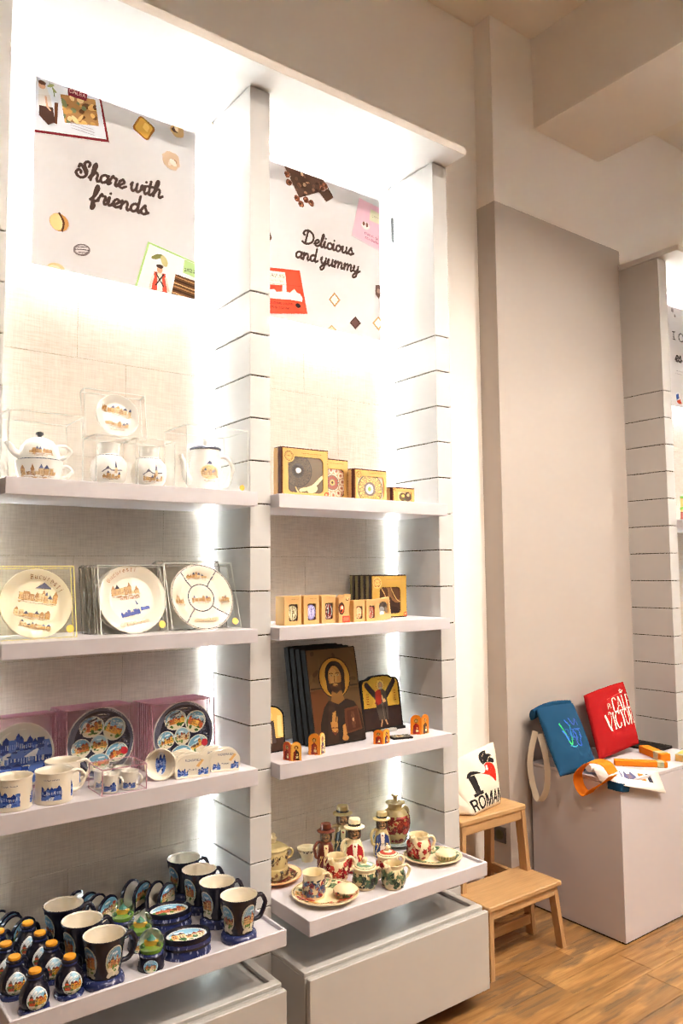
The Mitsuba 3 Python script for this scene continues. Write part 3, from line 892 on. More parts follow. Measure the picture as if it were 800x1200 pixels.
# ---------------------------------------------------------------- clear boxes
def clear_box(name, label, w, h, d, m, pane, edge, cat_="display box", group=None, t=0.0011):
    """A box of clear sheet, x right, y up, z out of its front; its bright edges are parts."""
    c = thing(name, label, cat_, group)
    shell = plain_box(-w / 2, w / 2, 0, h, -d, 0)
    shell.update_faces(shell.triangles_center[:, 1] > 1e-6)          # open below, where it stands
    part(c, "shell", mikit.ply(shell, pane), m)
    bars = []
    for x in (-w / 2, w / 2):
        for z in (-d, 0):
            bars.append(plain_box(x - t, x + t, 0, h, z - t, z + t))
    for y in (0, h):
        for z in (-d, 0):
            bars.append(plain_box(-w / 2, w / 2, y - t * (y > 0), y + t, z - t, z + t))
        for x in (-w / 2, w / 2):
            bars.append(plain_box(x - t, x + t, y - t * (y > 0), y + t, -d, 0))
    part(c, "edges", mikit.ply(cat(*bars), edge), m)
    return c


PLATE = [(0, 0.010), (0.60, 0.010), (0.70, 0.012), (0.80, 0.0175), (1.0, 0.022)]


def plate_profile(r, deep=1.0):
    up = [(r * a, 0.003 + b * deep) for a, b in PLATE]
    return up


def plate_mesh(r, deep=1.0):
    up = plate_profile(r, deep)
    low = [(x * (1.0 if x > .9 * r else .98), max(z - .0045, 0.0)) for x, z in up]
    rim = [(r + .0012, up[-1][1] - .002)]
    prof = low[:1] + [(.55 * r, 0.0005), (.57 * r, 0.0)] + [(x, z) for x, z in low if x > .6 * r] + rim + up[::-1]
    return lathe(prof, 64)


def plate(label, r, m, glaze, polys, group=None, cat_="plate"):
    c = thing("souvenir_plate", label, cat_, group)
    part(c, "dish", mikit.ply(plate_mesh(r), glaze, smooth=40), m)
    part(c, "painting", printed(clip(polys, ell(0, 0, r * .985, r * .985, 0, 64)), dish(plate_profile(r)), edge=0.012), m)
    return c


# ================================================================ plate and mug bay, top shelf
def clear_upright(*a, x, y, z, rz=0, lean=0, **k):
    return clear_box(*a, at(x, y, z, rz, 90 - lean), **k)


# teapot standing on its cup
tc = thing("tea_cup", "round white cup under the small teapot, in the clear box at the left", "cup")
cup = [(0, .004), (.040, .004), (.042, 0), (.046, 0), (.052, .006), (.061, .030), (.0645, .062), (.0625, .062), (.058, .030), (.048, .010), (0, .008)]
M = at(.605, 2.25, S1)
part(tc, "bowl", mikit.ply(lathe(cup), "white_glaze", smooth=40), M)
part(tc, "handle", mikit.ply(loop_handle(.060, .050, .050, .016, .092, .0055), "white_glaze", smooth=60), M)
cw = [(.046, 0), (.052, .006), (.061, .030), (.0645, .062)]
part(tc, "painting", printed(move(sepia(21, .050, .026), 0, .030), round_wall(cw, .06, -18), edge=.008), M)
tp = thing("teapot", "small white teapot with a navy knob stacked on the round cup", "teapot")
M = at(.605, 2.25, S1 + .0625)
body = [(0, 0), (.052, 0), (.056, .004), (.056, .018), (.050, .040), (.036, .058), (.020, .066), (0, .068)]
part(tp, "body", mikit.ply(lathe(body), "white_glaze", smooth=40), M)
part(tp, "handle", mikit.ply(loop_handle(.050, .046, .054, .012, .088, .005), "white_glaze", smooth=60), M)
part(tp, "spout", mikit.ply(sweep(curve([(-.048, 0, .014), (-.066, 0, .020), (-.080, 0, .040), (-.090, 0, .050)], 5), np.linspace(.013, .006, 16), 12), "white_glaze", smooth=60), M)
part(tp, "knob", mikit.ply(lathe([(0, .066), (.005, .067), (.005, .072), (.011, .077), (.010, .083), (0, .086)], 24), "navy_glaze", smooth=50), M)
part(tp, "rim_line", mikit.ply(lathe([(.0562, .0010), (.0568, .002), (.0562, .003)], 48), "grey_lid"), M)
ow = [(.056, .004), (.056, .018), (.050, .040), (.036, .058)]
part(tp, "painting", printed(move(sepia(22, .032, .018), 0, .026) + [(letters("Romania", .006, 0, .008), (170, 120, 60))], round_wall(ow, .056, -10), edge=.006), M)
clear_upright("clear_box", "clear box around the small teapot and cup at the left of the top shelf", .200, .187, .158, x=.602, y=2.165, z=S1, pane="pane_clear", edge="edge_clear")

vase_prof = [(0, 0), (.034, 0), (.036, .003), (.049, .022), (.054, .048), (.050, .074), (.036, .092), (.030, .097), (.030, .122), (.033, .130), (.030, .131), (.027, .122), (.026, .098), (.030, .090), (0, .086)]
for i, (x, lab, blab) in enumerate(((.803, "round white vase under the boxed plate, sketched with a town and a spire", "clear box around the round white vase below the small boxed plate"),
                                    (.928, "round white vase between the other vase and the tall coffee pot", "clear box around the round white vase next to the tall coffee pot"))):
    v = thing("round_vase", lab, "vase")
    M = at(x, 2.24, S1)
    part(v, "body", mikit.ply(lathe(vase_prof), "white_glaze", smooth=40), M)
    part(v, "neck_line", mikit.ply(lathe([(.0360, .0905), (.0366, .092), (.0345, .0935)], 48), "grey_lid"), M)
    P = [(line([(-.03, .040), (-.012, .050), (0, .044), (.03, .046)], .003, 5), (110, 104, 112)), (poly((-.020, .048), (-.008, .048), (-.013, .058)), (64, 62, 84)), (poly((.006, .05), (.014, .05), (.010, .075)), (64, 66, 96)), (sbox(.006, .036, .014, .052), (226, 196, 150))] + move(sepia(31 + i, .030, .016), 0, .030)
    part(v, "painting", printed(P, round_wall([(.036, .003), (.049, .022), (.054, .048), (.050, .074), (.036, .092)], .054, -8), edge=.007), M)
    clear_upright("clear_box", blab, .118, .146, .12, x=x, y=2.178, z=S1, pane="pane_clear", edge="edge_clear")

M = at(.824, 2.232, S1 + .148, 0, 82)
clear_box("plate_case", "small clear case with a plate standing on top of the vase boxes", .188, .146, .035, M, "pane_clear", "edge_clear")
rnd = lambda r: ell(0, 0, r, r, 0, 64)
plate("small white plate with a gold sketched town, standing above the vases", .066, M @ at(.008, .074, -.030), "white_glaze",
      move(sepia(41, .046, .020), 0, .020, rot=-10) + move(sepia(42, .036, .016), 0, -.022, rot=-8) + [(letters("ROMANIA", .007, 0, -.046), (170, 124, 66))])

# tall coffee pot
cp = thing("coffee_pot", "tall white coffee pot with a grey lid in the large clear box", "coffee pot")
M = at(1.122, 2.245, S1)
bodyp = [(0, 0), (.056, 0), (.058, .003), (.056, .020), (.050, .090), (.047, .135), (.044, .140), (.040, .132), (0, .130)]
part(cp, "body", mikit.ply(lathe(bodyp), "white_glaze", smooth=40), M)
part(cp, "handle", mikit.ply(loop_handle(.046, .118, .052, .022, .098, .0065), "white_glaze", smooth=60), M)
part(cp, "spout", mikit.ply(sweep(curve([(-.046, 0, .030), (-.066, 0, .050), (-.072, 0, .085), (-.086, 0, .118)], 5), np.linspace(.016, .007, 16), 12), "white_glaze", smooth=60), M)
ld = part(cp, "lid", mikit.ply(lathe([(0, .138), (.050, .138), (.051, .143), (.040, .149), (.010, .153), (0, .153)]), "grey_lid", smooth=40), M)
part(ld, "knob", mikit.ply(lathe([(0, .152), (.006, .153), (.007, .160), (.010, .166), (.008, .174), (0, .177)], 24), "white_glaze", smooth=50), M)
part(cp, "painting", printed([(poly((-.010, .088), (.010, .088), (0, .100)), (70, 78, 120)), (ell(0, .062, .030, .024), (240, 212, 160)), (ell(0, .066, .024, .016), (226, 184, 116))] + move(sepia(51, .026, .022), 0, .062)
     + [(letters("Romania", .006, 0, .030), (190, 140, 80))], round_wall([(.058, .003), (.056, .020), (.050, .090), (.047, .135)], .052, -10), edge=.008), M)
b = clear_upright("clear_box", "large clear box around the tall coffee pot at the shelf's right end", .214, .200, .165, x=1.124, y=2.160, z=S1, pane="pane_clear", edge="edge_clear")
part(b, "sticker", mikit.ply(lathe([(0, 0), (.009, 0), (.009, .0006), (0, .0006)], 24), "sticker_gold"), at(1.124, 2.1596, S1, 0, 90) @ at(.086, .014, 0))

# ================================================================ plate and mug bay, middle shelf: boxed sepia plates
sp = lambda r: [(ell(0, 0, r, r, 0, 64), (238, 228, 210))]


def arc_text(text, h, r, a, color):
    """Letters along a ring, centred at the angle a (degrees, counter-clockwise from +x)."""
    out = []
    step = math.degrees(h * .92 / r)
    for i, ch in enumerate(text):
        b = a + step * ((len(text) - 1) / 2 - i)
        if ch != " ":
            out.append((letters(ch, h, r * math.cos(math.radians(b)), r * math.sin(math.radians(b)), b - 90), color))
    return out


P1_ = move(sepia(61, .050, .028), .006, .020, rot=-10) + move(sepia(62, .046, .020), -.014, -.026, rot=-12) + move(sepia(63, .042, .014), -.004, -.062, rot=-14) + [(poly((.0, .044), (.046, .040), (.026, .060)), (58, 66, 108))] + arc_text("Bucuresti", .012, .072, 62, (150, 108, 60))
P2_ = move(sepia(64, .044, .030, spire=(40, 38, 52)), -.018, .030, rot=6) + arc_text("Bucuresti", .012, .085, 112, (190, 124, 66)) + [(letters("Romania", .011, -.004, .0, 6), (178, 108, 60)), (poly((.014, -.016), (.020, -.016), (.010, -.002)), (52, 62, 120))]
P2_ += move([(q, (52, 74, 160)) for q, _ in bluescape(65, .030, .010)], -.006, -.040, rot=12) + move([(q, (52, 74, 160)) for q, _ in bluescape(66, .014, .007)], .040, -.026, rot=10) + move(sepia(67, .05, .012, tones=((226, 206, 170),) * 4, spire=(226, 206, 170)), .006, -.070, rot=8)
R3 = .108
P3_ = [(ell(0, 0, R3 * .99, R3 * .99, 0, 64).difference(ell(0, 0, R3 * .965, R3 * .965, 0, 64)), (52, 48, 66)), (rnd(.046).difference(rnd(.043)), (42, 42, 66))]
for a in (55, 128, 232, 322):
    P3_.append((line([(.0455 * math.cos(math.radians(a)), .0455 * math.sin(math.radians(a))), (.105 * math.cos(math.radians(a)), .105 * math.sin(math.radians(a)))], .0032), (42, 42, 66)))
P3_ += move(sepia(71, .032, .020), 0, -.002) + move(sepia(72, .036, .016), -.008, .074) + move(sepia(73, .016, .024), -.076, -.006) + move(sepia(74, .016, .024), .078, -.002) + move(sepia(75, .04, .012, tones=((226, 204, 166),) * 4, spire=(220, 196, 160)), .002, -.074)

CASES = [(.606, 2.225, 11, .212, .205, "edge_yellow", "pane_yellow", "clear case with yellow edges holding the leftmost sepia plate", "white plate sketched in sepia with a domed hall, leftmost boxed plate", .097, P1_),
         (.884, 2.218, 12, .206, .208, "edge_clear", "pane_clear", "front clear case of the stack holding the sepia and blue plate", "white plate with sepia church and blue writing, middle of three boxed plates", .104, P2_),
         (1.112, 2.200, 19, .236, .222, "edge_clear", "pane_clear", "clear case at the shelf's right end holding the five-part plate", "white plate divided by dark lines into a round centre and four fields", R3, P3_)]
for x, y, lean, w, h, edge, pane, blab, plab, r, P in CASES:
    M = at(x, y, S2 + .001, 0, 90 - lean)
    c = clear_box("plate_case", blab, w, h, .030, M, pane, edge)
    part(c, "sticker", mikit.ply(lathe([(0, 0), (.011, 0), (.011, .0007), (0, .0007)], 24), "sticker_gold"), M @ at(w / 2 - .018, .024, .0006))
    plate(plab, r, M @ at(0, max(r + .002, h * .49), -.0275), "cream_glaze", P)
for i in range(3):
    M = at(.878 - .004 * i, 2.252 + .033 * i, S2 + .001, 0, 78)
    nth = ("second", "third", "rearmost")[i]
    clear_box("plate_case", f"smoky clear plate case, {nth} in the stack behind the sepia and blue plate", .206, .208, .028, M, "pane_smoke", "edge_smoke")
    plate(f"sepia plate hidden in the {nth} case of the smoky stack", .100, M @ at(0, .104, -.0275), "white_glaze", move(sepia(80 + i, .05, .03), 0, .01))
M = at(1.104, 2.268, S2 + .001, 0, 73)
clear_box("plate_case", "smoky clear case leaning behind the five-part plate", .222, .226, .030, M, "pane_smoke", "edge_smoke")

# ================================================================ plate and mug bay, lower shelf
def photo_plate(seed, r):
    """Navy plate with a ring of five town pictures round a middle one."""
    P = [(ell(0, 0, r, r, 0, 64), (84, 88, 108)), (rnd(r * .90), (26, 28, 46))]
    P += arc_text("ROMANIA", r * .075, r * .925, 62, (214, 214, 222))
    spots_ = [(-.26, .46, .34, .28, 6), (.42, .34, .30, .32, -24), (-.58, -.12, .27, .25, 8), (.48, -.36, .31, .25, 22), (-.06, -.58, .32, .24, 0)]
    for i, (x, y, w, h, a) in enumerate(spots_):
        pic = framed(townscape(seed + i, w * r, h * r, walls=[(222, 160, 70), (236, 190, 96), (190, 116, 56), (206, 98, 60)]), w * r, h * r, (222, 220, 210))
        P += move(pic, x * r, y * r, rot=a)
    P += move(framed(townscape(seed + 9, .24 * r, .25 * r, sky=((150, 190, 206), (206, 224, 226))), .24 * r, .25 * r, (222, 220, 210)), -.04 * r, -.06 * r)
    P.append((ell(.72 * r, -.34 * r, .10 * r, .11 * r), (190, 40, 56)))
    return P


blue_plate = [(rnd(.090), (228, 224, 214))] + clip(move(bluescape(90, .088, .062), 0, -.004) + move(bluescape(91, .05, .035), .036, .028) + move(bluescape(92, .05, .03), -.04, .022) + move(bluescape(93, .08, .03), 0, -.05), rnd(.086))
STACKS = [(.603, .190, .203, 3, "left", "blue and white town plate in the pink case behind the mugs", .091, blue_plate, 2.352, .022),
          (.826, .206, .208, 5, "middle", "navy plate with six little town pictures, middle pink stack", .102, photo_plate(100, .102), 2.330, .0205),
          (1.074, .212, .206, 5, "right", "navy plate with six little town pictures, pink stack beside the white column", .101, photo_plate(120, .101), 2.282, .0235)]
NTH = ("front", "second", "third", "fourth", "rearmost")
for x, w, h, n, side, lab, r, P, y0, dy in STACKS:
    for i in range(n):
        y = y0 + dy * i
        M = at(x - .004 * i, y, S3 + .001, 0, 87.5)
        nth = NTH[i] if i < n - 1 else "rearmost"
        clear_box("plate_case", f"pink edged clear plate case, {nth} of the {side} stack on the mug shelf", w, h, .0178, M, "pane_clear" if i == 0 else "pane_pink", "edge_pink", t=.0012)
        if i == 0:
            plate(lab, r, M @ at(0, r + .003, -.0172) @ T4().scale([1, 1, .62]), "white_glaze", P)

# white mugs with blue pictures
MUG = [(0, .003), (.040, .003), (.042, 0), (.046, 0), (.049, .004), (.0475, .012), (.0475, .072), (.0505, .082), (.0490, .0835), (.0455, .080), (.0440, .072), (.0440, .010), (0, .008)]
MUGW = [(.0475, .012), (.0475, .072)]
for x, y, rz, lab, sd in ((.645, 2.186, 0, "white mug with a blue town picture, nearest the shelf edge in the middle of three", 140), (.540, 2.190, 0, "white mug with a blue tower picture, leftmost mug", 143), (.697, 2.282, 6, "white mug with its handle to the right, standing behind the other two mugs", 146)):
    c = thing("white_mug", lab, "mug")
    M = at(x, y, S3, rz)
    part(c, "body", mikit.ply(lathe(MUG), "cream_glaze", smooth=40), M)
    part(c, "handle", mikit.ply(loop_handle(.047, .070, .047, .020, .083, .0055, 1.3), "cream_glaze", smooth=60), M @ at(rz=62 if x < .6 else 0))
    P = clip(move(bluescape(sd, .030, .022), 0, .033), sbox(-.027, .013, .027, .062)) + [(letters("Souvenir Romania", .0035, 0, .064), (96, 90, 110))]
    Q = clip(move(bluescape(sd + 1, .022, .020), .080, .033), sbox(.060, .014, .10, .056))
    part(c, "painting", printed(P, round_wall(MUGW, .0475, -24), edge=.007), M)
    part(c, "painting", printed(Q, round_wall(MUGW, .0475, -24), edge=.007), M)

# gift pack of four espresso mugs
clear_upright("clear_box", "clear gift pack holding four tiny blue and white mugs at the shelf edge", .128, .070, .110, x=.826, y=2.141, z=S3, pane="pane_clear", edge="edge_pink")
ESP = [(0, .002), (.019, .002), (.020, 0), (.023, .002), (.0235, .006), (.0235, .044), (.025, .050), (.0235, .051), (.0215, .046), (.0215, .006), (0, .005)]
for i, (dx, dy) in enumerate(((-.030, .030), (.026, .030), (-.034, .082), (.024, .082))):
    c = thing("espresso_mug", ("tiny blue and white mug, front left in the clear gift pack", "tiny blue and white mug, front right in the clear gift pack", "tiny blue and white mug, back left in the clear gift pack", "tiny blue and white mug, back right in the clear gift pack")[i], "mug")
    M = at(.826 + dx, 2.141 + dy, S3 + .001)
    part(c, "body", mikit.ply(lathe(ESP, 32), "white_glaze", smooth=40), M)
    part(c, "handle", mikit.ply(loop_handle(.0235, .040, .0235, .012, .040, .0032), "white_glaze", smooth=60), M @ at(rz=-50, s=.96))
    part(c, "painting", printed(clip(move(bluescape(150 + i, .020, .013), 0, .018), sbox(-.018, .006, .018, .036)), round_wall([(.0235, .006), (.0235, .044)], .0235, -25), edge=.005), M)

# small round bowl standing on its edge
c = thing("round_bowl", "small white bowl with a blue figure standing on its edge", "bowl")
M = at(.966, 2.215, S3 + .0455, -28, 86)
bw_ = [(0, 0), (.030, 0), (.042, .006), (.0465, .026), (.0445, .0275), (.039, .010), (.028, .0050), (0, .0048)]
part(c, "bowl", mikit.ply(lathe(bw_), "cream_glaze", smooth=40), M)
P = [(ell(0, 0, .016, .034), (226, 228, 234))] + clip(move(bluescape(160, .018, .030), 0, 0), ell(0, 0, .015, .033))
part(c, "painting", printed(P, dish([(0, .0048), (.028, .0050), (.039, .010)]), edge=.006), M)


# napkin holders: two round-topped plates on a small base
def arch(w, h, n=22):
    a = np.linspace(0, np.pi, n)
    k = w / 2
    return Polygon(np.vstack([np.c_[k * np.cos(a), (h - k * .78) + k * .78 * np.sin(a)], [[-k * .93, 0], [k * .93, 0]]]))


def slab(g, t, b=.0):
    m = trimesh.creation.extrude_polygon(g, t, engine="earcut")
    return m


def napkin_holder(label, x, y, z, rz, w, h, glaze, picture, inner=None, group=None, gap=.030):
    c = thing("napkin_holder", label, "napkin holder", group)
    M0 = at(x, y, z, rz)
    for s in (0, 1):
        M = M0 @ at(0, -gap / 2 + gap * s, .004, 0, 90)
        pl = part(c, "plate", mikit.ply(slab(arch(w, h), .0075), glaze, smooth=30), M)
        if inner and s == 1:
            part(pl, "cream_face", mikit.ply(slab(arch(w * .82, h * .88), .0006), inner), M @ at(0, .004, .0075))
        if s == 0:
            part(pl, "painting", printed(clip(picture, arch(w * .9, h * .93)), lambda u, v: (np.stack([u, v, np.full_like(u, .0075)], 1), np.tile([0, 0, 1.0], (len(u), 1)))), M)
    part(c, "base", mikit.ply(bevel_box(-w * .46, w * .46, -gap / 2 - .010, gap / 2 + .002, 0, .007, b=.002), glaze), M0)
    return c


def blue_pic(i):
    return [(letters("ROMANIA", .0075, .002, .044), (84, 84, 116)), (letters("Suvenir", .005, 0, .018), (84, 84, 116)), (poly((.010, .030), (.028, .050), (.034, .046), (.018, .026)), (224, 178, 110))] + move(bluescape(170 + i, .015, .012), -.030, .014) + move(bluescape(175 + i, .015, .012), .032, .016)


napkin_holder("white napkin holder with blue corners and the word ROMANIA, nearest the shelf edge", 1.050, 2.185, S3, -14, .108, .066, "cream_glaze", blue_pic(0))
napkin_holder("white napkin holder with the word ROMANIA, behind the bowl on its edge", 1.045, 2.235, S3, -10, .100, .066, "cream_glaze", blue_pic(1), gap=.024)
napkin_holder("white napkin holder nearest the white column", 1.165, 2.190, S3, -20, .092, .064, "cream_glaze", blue_pic(2))
napkin_holder("white napkin holder half hidden behind the one nearest the column", 1.150, 2.235, S3, -14, .092, .064, "cream_glaze", blue_pic(3), gap=.022)

# ================================================================ plate and mug bay, tray: dark blue ware
BM = [(0, .022), (.040, .022), (.0415, .030), (.045, .070), (.0530, .112), (.0555, .120), (.0535, .1215), (.0500, .117), (.0425, .070), (.039, .034), (0, .030)]
BMW = [(.0415, .030), (.045, .070), (.0530, .112)]
BASE = [(0, 0), (.049, 0), (.0515, .003), (.0515, .012), (.048, .019), (.041, .0235), (0, .0235)]
mug_body, mug_base = mikit.ply(fix(lathe(BM)), "navy_glaze", smooth=40), mikit.ply(lathe(BASE), "blue_drip", smooth=40)
mug_inner = mikit.ply(lathe([(.0536, .1216), (.0500, .1178), (.0427, .070), (.0392, .0345), (0, .0305), (0, .0315), (.0385, .036), (.0418, .070), (.0494, .1185)]), "cream_glaze", smooth=40)
mug_handle = mikit.ply(loop_handle(.0545, .104, .0465, .042, .084, .0062, 1.2), "navy_glaze", smooth=60)
mug_prints = []
for v in range(3):
    P = []
    for i, u in enumerate((-.037, .034, .105)):
        P += move(framed(townscape(200 + 10 * v + i, .022, .036, sky=((92, 150, 186), (166, 202, 214)), walls=[(196, 130, 70), (170, 100, 60), (214, 176, 120)]), .0215, .035, (206, 200, 180)), u, .069)
        P += [(ell(u - .012, .036, .010, .006, 30), (206, 200, 180)), (ell(u + .010, .034, .009, .005, -20), (206, 200, 180))]
    mug_prints.append(printed(P, round_wall(BMW, .047, -27), edge=.007))
MUGS = [(1.128, 2.030, "dark blue mug at the tray's front right corner", 0), (1.124, 2.156, "dark blue mug second from the tray's front right corner", 1), (1.124, 2.278, "dark blue mug third in the row along the right column", 2), (1.128, 2.397, "dark blue mug at the back of the row along the right column", 0),
        (.734, 2.030, "dark blue mug at the front of the tray between the bottles and the snow globe", 1), (.716, 2.150, "dark blue mug second in the middle row of the tray", 2), (.706, 2.280, "dark blue mug at the back of the middle row on the tray", 0)]
for x, y, lab, v in MUGS:
    c = thing("dark_blue_mug", lab, "mug")
    M = at(x, y, TRAY, (v - 1) * 4)
    part(c, "body", mug_body, M)
    part(c, "cream_lining", mug_inner, M)
    part(c, "base", mug_base, M)
    part(c, "handle", mug_handle, M)
    part(c, "painting", mug_prints[v], M)

# oval lidded boxes
def oval(profile, kx, ky):
    m = lathe(profile, 64)
    m.apply_scale([kx, ky, 1])
    return m


for x, y, lab, sd in ((.972, 2.045, "oval dark blue box with a picture lid at the tray's front edge", 230), (1.000, 2.225, "oval dark blue box with a picture lid, the one farther back", 235)):
    c = thing("oval_box", lab, "trinket box")
    M = at(x, y, TRAY, -12)
    part(c, "base", mikit.ply(oval([(0, 0), (.98, 0), (1.0, .003), (.98, .014), (.94, .020), (.94, .024), (0, .024)], .068, .052), "blue_drip", smooth=30), M)
    ld = part(c, "lid", mikit.ply(oval([(0, .024), (.99, .024), (1.0, .028), (.98, .044), (.95, .052), (.90, .053), (.86, .047), (.84, .046), (0, .046)], .068, .052), "navy_glaze", smooth=30), M)
    P = framed(townscape(sd, .052, .040, sky=((130, 186, 216), (196, 222, 230)), walls=[(226, 160, 90), (240, 206, 160), (214, 110, 80)]), .050, .038, (222, 226, 226))
    part(ld, "painting", printed(P, top_plane(.046)), M)
    part(ld, "drip_band", mikit.ply(oval([(1.001, .030), (1.015, .034), (1.0, .040), (.985, .040)], .068, .052), "blue_drip", smooth=30), M)

# snow globes
scene["globe_glass"] = {"type": "thindielectric", "int_ior": 2.0}
mat("globe_green", (112, 158, 44), 0.5, 0.4)
mat("globe_castle", (236, 190, 62), 0.5, 0.4)
mat("bush_green", (52, 96, 40), 0.6, 0.3)
mat("globe_sky", mikit.proc(lambda p, n, uv: mix((0.42, 0.60, 0.72), (0.85, 0.87, 0.86), smoothstep(.35, .6, fbm(p.x * 60, p.y * 60, p.z * 60, 3)))), 0.5, 0.4)
mat("globe_roof", (40, 120, 104), 0.5, 0.4)
GB = [(0, 0), (.034, 0), (.035, .003), (.031, .030), (.028, .036), (0, .036)]
for x, y, rz, lab, sd in ((.862, 2.030, -24, "snow globe on a dark blue base, nearest the tray's front edge", 240), (.880, 2.150, -24, "snow globe on a dark blue base, middle of the three", 243), (.872, 2.262, -24, "snow globe on a dark blue base, farthest back beside the mug", 246)):
    c = thing("snow_globe", lab, "snow globe")
    M = at(x, y, TRAY, rz)
    part(c, "base", mikit.ply(lathe(GB), "navy_glaze", smooth=40), M)
    part(c, "collar", mikit.ply(lathe([(0, .0355), (.0315, .0355), (.033, .039), (.031, .043), (0, .043)]), "blue_drip", smooth=40), M)
    part(c, "painting", printed(move(framed(townscape(sd, .017, .014), .017, .014, (196, 222, 232)), 0, .016), round_wall(GB[2:5], .033), edge=.006), M)
    a = np.linspace(-.72, np.pi / 2, 18)
    part(c, "dome", mikit.ply(lathe([(.0335 * math.cos(t), .066 + .0335 * math.sin(t)) for t in a], 40), "globe_glass", smooth=True), M)
    sc = part(c, "ground", mikit.ply(lathe([(0, .043), (.0275, .0435), (.0315, .054), (.024, .058), (0, .060)], 32), "globe_green", smooth=40), M)
    blk = [plain_box(-.018, -.008, -.008, .004, .056, .070), plain_box(-.008, .009, -.012, .004, .056, .074), plain_box(.009, .019, -.008, .004, .056, .068)]
    part(sc, "castle", mikit.ply(fix(trimesh.boolean.union(blk, engine="manifold")), "globe_castle"), M)
    part(sc, "roof", mikit.ply(trimesh.creation.cone(.012, .014, sections=16), "globe_roof"), M @ at(.0005, -.004, .074))
    for q in (-.022, .020):
        part(sc, "bush", mikit.ply(trimesh.creation.icosphere(2, .0065), "bush_green", smooth=True), M @ at(q, -.010, .060))
    if sd == 240:
        aa = np.linspace(-.45, np.pi / 2, 12)
        hd = lathe([(.0318 * math.cos(t_), .066 + .0318 * math.sin(t_)) for t_ in aa], 40)
        hd.update_faces(hd.triangles_center[:, 1] > .006)
        part(sc, "painted_sky", mikit.ply(hd, "globe_sky", smooth=True), M)


# napkin holders in navy with cream inner faces
def sky_pic(i):
    return townscape(260 + i, .042, .030, sky=((110, 168, 196), (150, 196, 212)))


for i, (x, y, lab) in enumerate(((.966, 2.405, "dark blue napkin holder leaning open, farther left of the pair behind the oval boxes"), (1.022, 2.345, "dark blue napkin holder with a sky picture, right of the pair behind the oval boxes"),
                                 (.800, 2.425, "dark blue napkin holder behind the middle mugs, nearest the tiled back"), (.842, 2.365, "dark blue napkin holder behind the middle mugs, in front of its twin"),
                                 (.575, 2.425, "dark blue napkin holder at the tray's back left corner"), (.600, 2.365, "dark blue napkin holder behind the little bottles"))):
    napkin_holder(lab, x, y, TRAY, 36, .100, .080, "navy_glaze", move(sky_pic(i), 0, .046), inner="cream_glaze", gap=.042)

# little brandy bottles with orange stoppers
BT = [(0, .010), (.027, .010), (.0335, .020), (.0355, .034), (.031, .052), (.0215, .066), (.0175, .074), (.0180, .080), (.0200, .082), (.0200, .086), (.0165, .0875), (0, .0875)]
BTW = [(.027, .010), (.0335, .020), (.0355, .034), (.031, .052), (.0215, .066)]
FL = [(0, 0), (.034, 0), (.036, .003), (.035, .008), (.029, .0115), (0, .0115)]
b_body, b_flange = mikit.ply(lathe(BT, 40), "navy_glaze", smooth=40), mikit.ply(lathe(FL, 40), "blue_drip", smooth=40)
b_cork = mikit.ply(lathe([(0, .087), (.0148, .087), (.0154, .089), (.0150, .0930), (.0140, .0942), (0, .0945)], 32), "cork_orange", smooth=40)
b_band = mikit.ply(lathe([(.0172, .0735), (.0190, .077), (.0182, .0800), (.0165, .0800)], 32), "blue_drip", smooth=40)
b_handle = mikit.ply(loop_handle(.019, .072, .030, .020, .050, .0055), "navy_glaze", smooth=60)
P = []
for u in (-.002, .078):
    P += move(framed(townscape(280 + int(u * 100), .025, .026, sky=((140, 194, 220), (206, 228, 236)), walls=[(240, 190, 70), (226, 160, 56), (210, 84, 50)]), .0235, .0245, (226, 228, 226)), u, .037)
b_print = printed(P, round_wall(BTW, .0345, 2), edge=.006)
for x, y, lab in ((.557, 2.012, "brandy bottle with an orange stopper at the tray's front left corner"), (.646, 2.030, "brandy bottle with an orange stopper beside the front mug"), (.534, 2.112, "brandy bottle with an orange stopper at the tray's left edge"),
                  (.630, 2.130, "brandy bottle with an orange stopper, third of the right file"), (.622, 2.208, "brandy bottle with an orange stopper, fourth of the right file"), (.534, 2.200, "brandy bottle with an orange stopper, third along the left edge"),
                  (.612, 2.290, "brandy bottle with an orange stopper, rearmost of the right file"), (.536, 2.288, "brandy bottle with an orange stopper, rearmost along the left edge")):
    c = thing("brandy_bottle", lab, "bottle")
    M = at(x, y, TRAY)
    part(c, "body", b_body, M)
    part(c, "foot", b_flange, M)
    part(c, "stopper", b_cork, M)
    part(c, "neck_band", b_band, M)
    part(c, "handle", b_handle, M @ at(rz=40))
    part(c, "painting", b_print, M)

# ================================================================ icon and pottery bay, top shelf: gold window boxes
def ring_of(n, r, size, a0=0, col=(120, 84, 60), tall=1.0):
    return [(ell(r * math.cos(a), r * math.sin(a), size * tall, size, math.degrees(a)), col) for a in np.arange(n) * 2 * np.pi / n + a0]


def rosette(r, seed, cols):
    """A painted plate or egg seen from the front: rings of petals, dots and bands."""
    g = np.random.default_rng(seed)
    P = [(rnd(r), cols[0]), (rnd(r * .93), cols[1])]
    P += ring_of(24, r * .86, r * .045, 0, cols[2])
    P += ring_of(12, r * .68, r * .15, .1, cols[3], 1.2) + ring_of(12, r * .68, r * .10, .1, cols[1], 1.2) + ring_of(12, r * .68, r * .05, .1, cols[2])
    P += [(rnd(r * .46), cols[3]), (rnd(r * .42), cols[4])] + ring_of(16, r * .30, r * .06, 0, cols[2], 2.0) + [(rnd(r * .16), cols[5]), (rnd(r * .07), cols[0])]
    return P


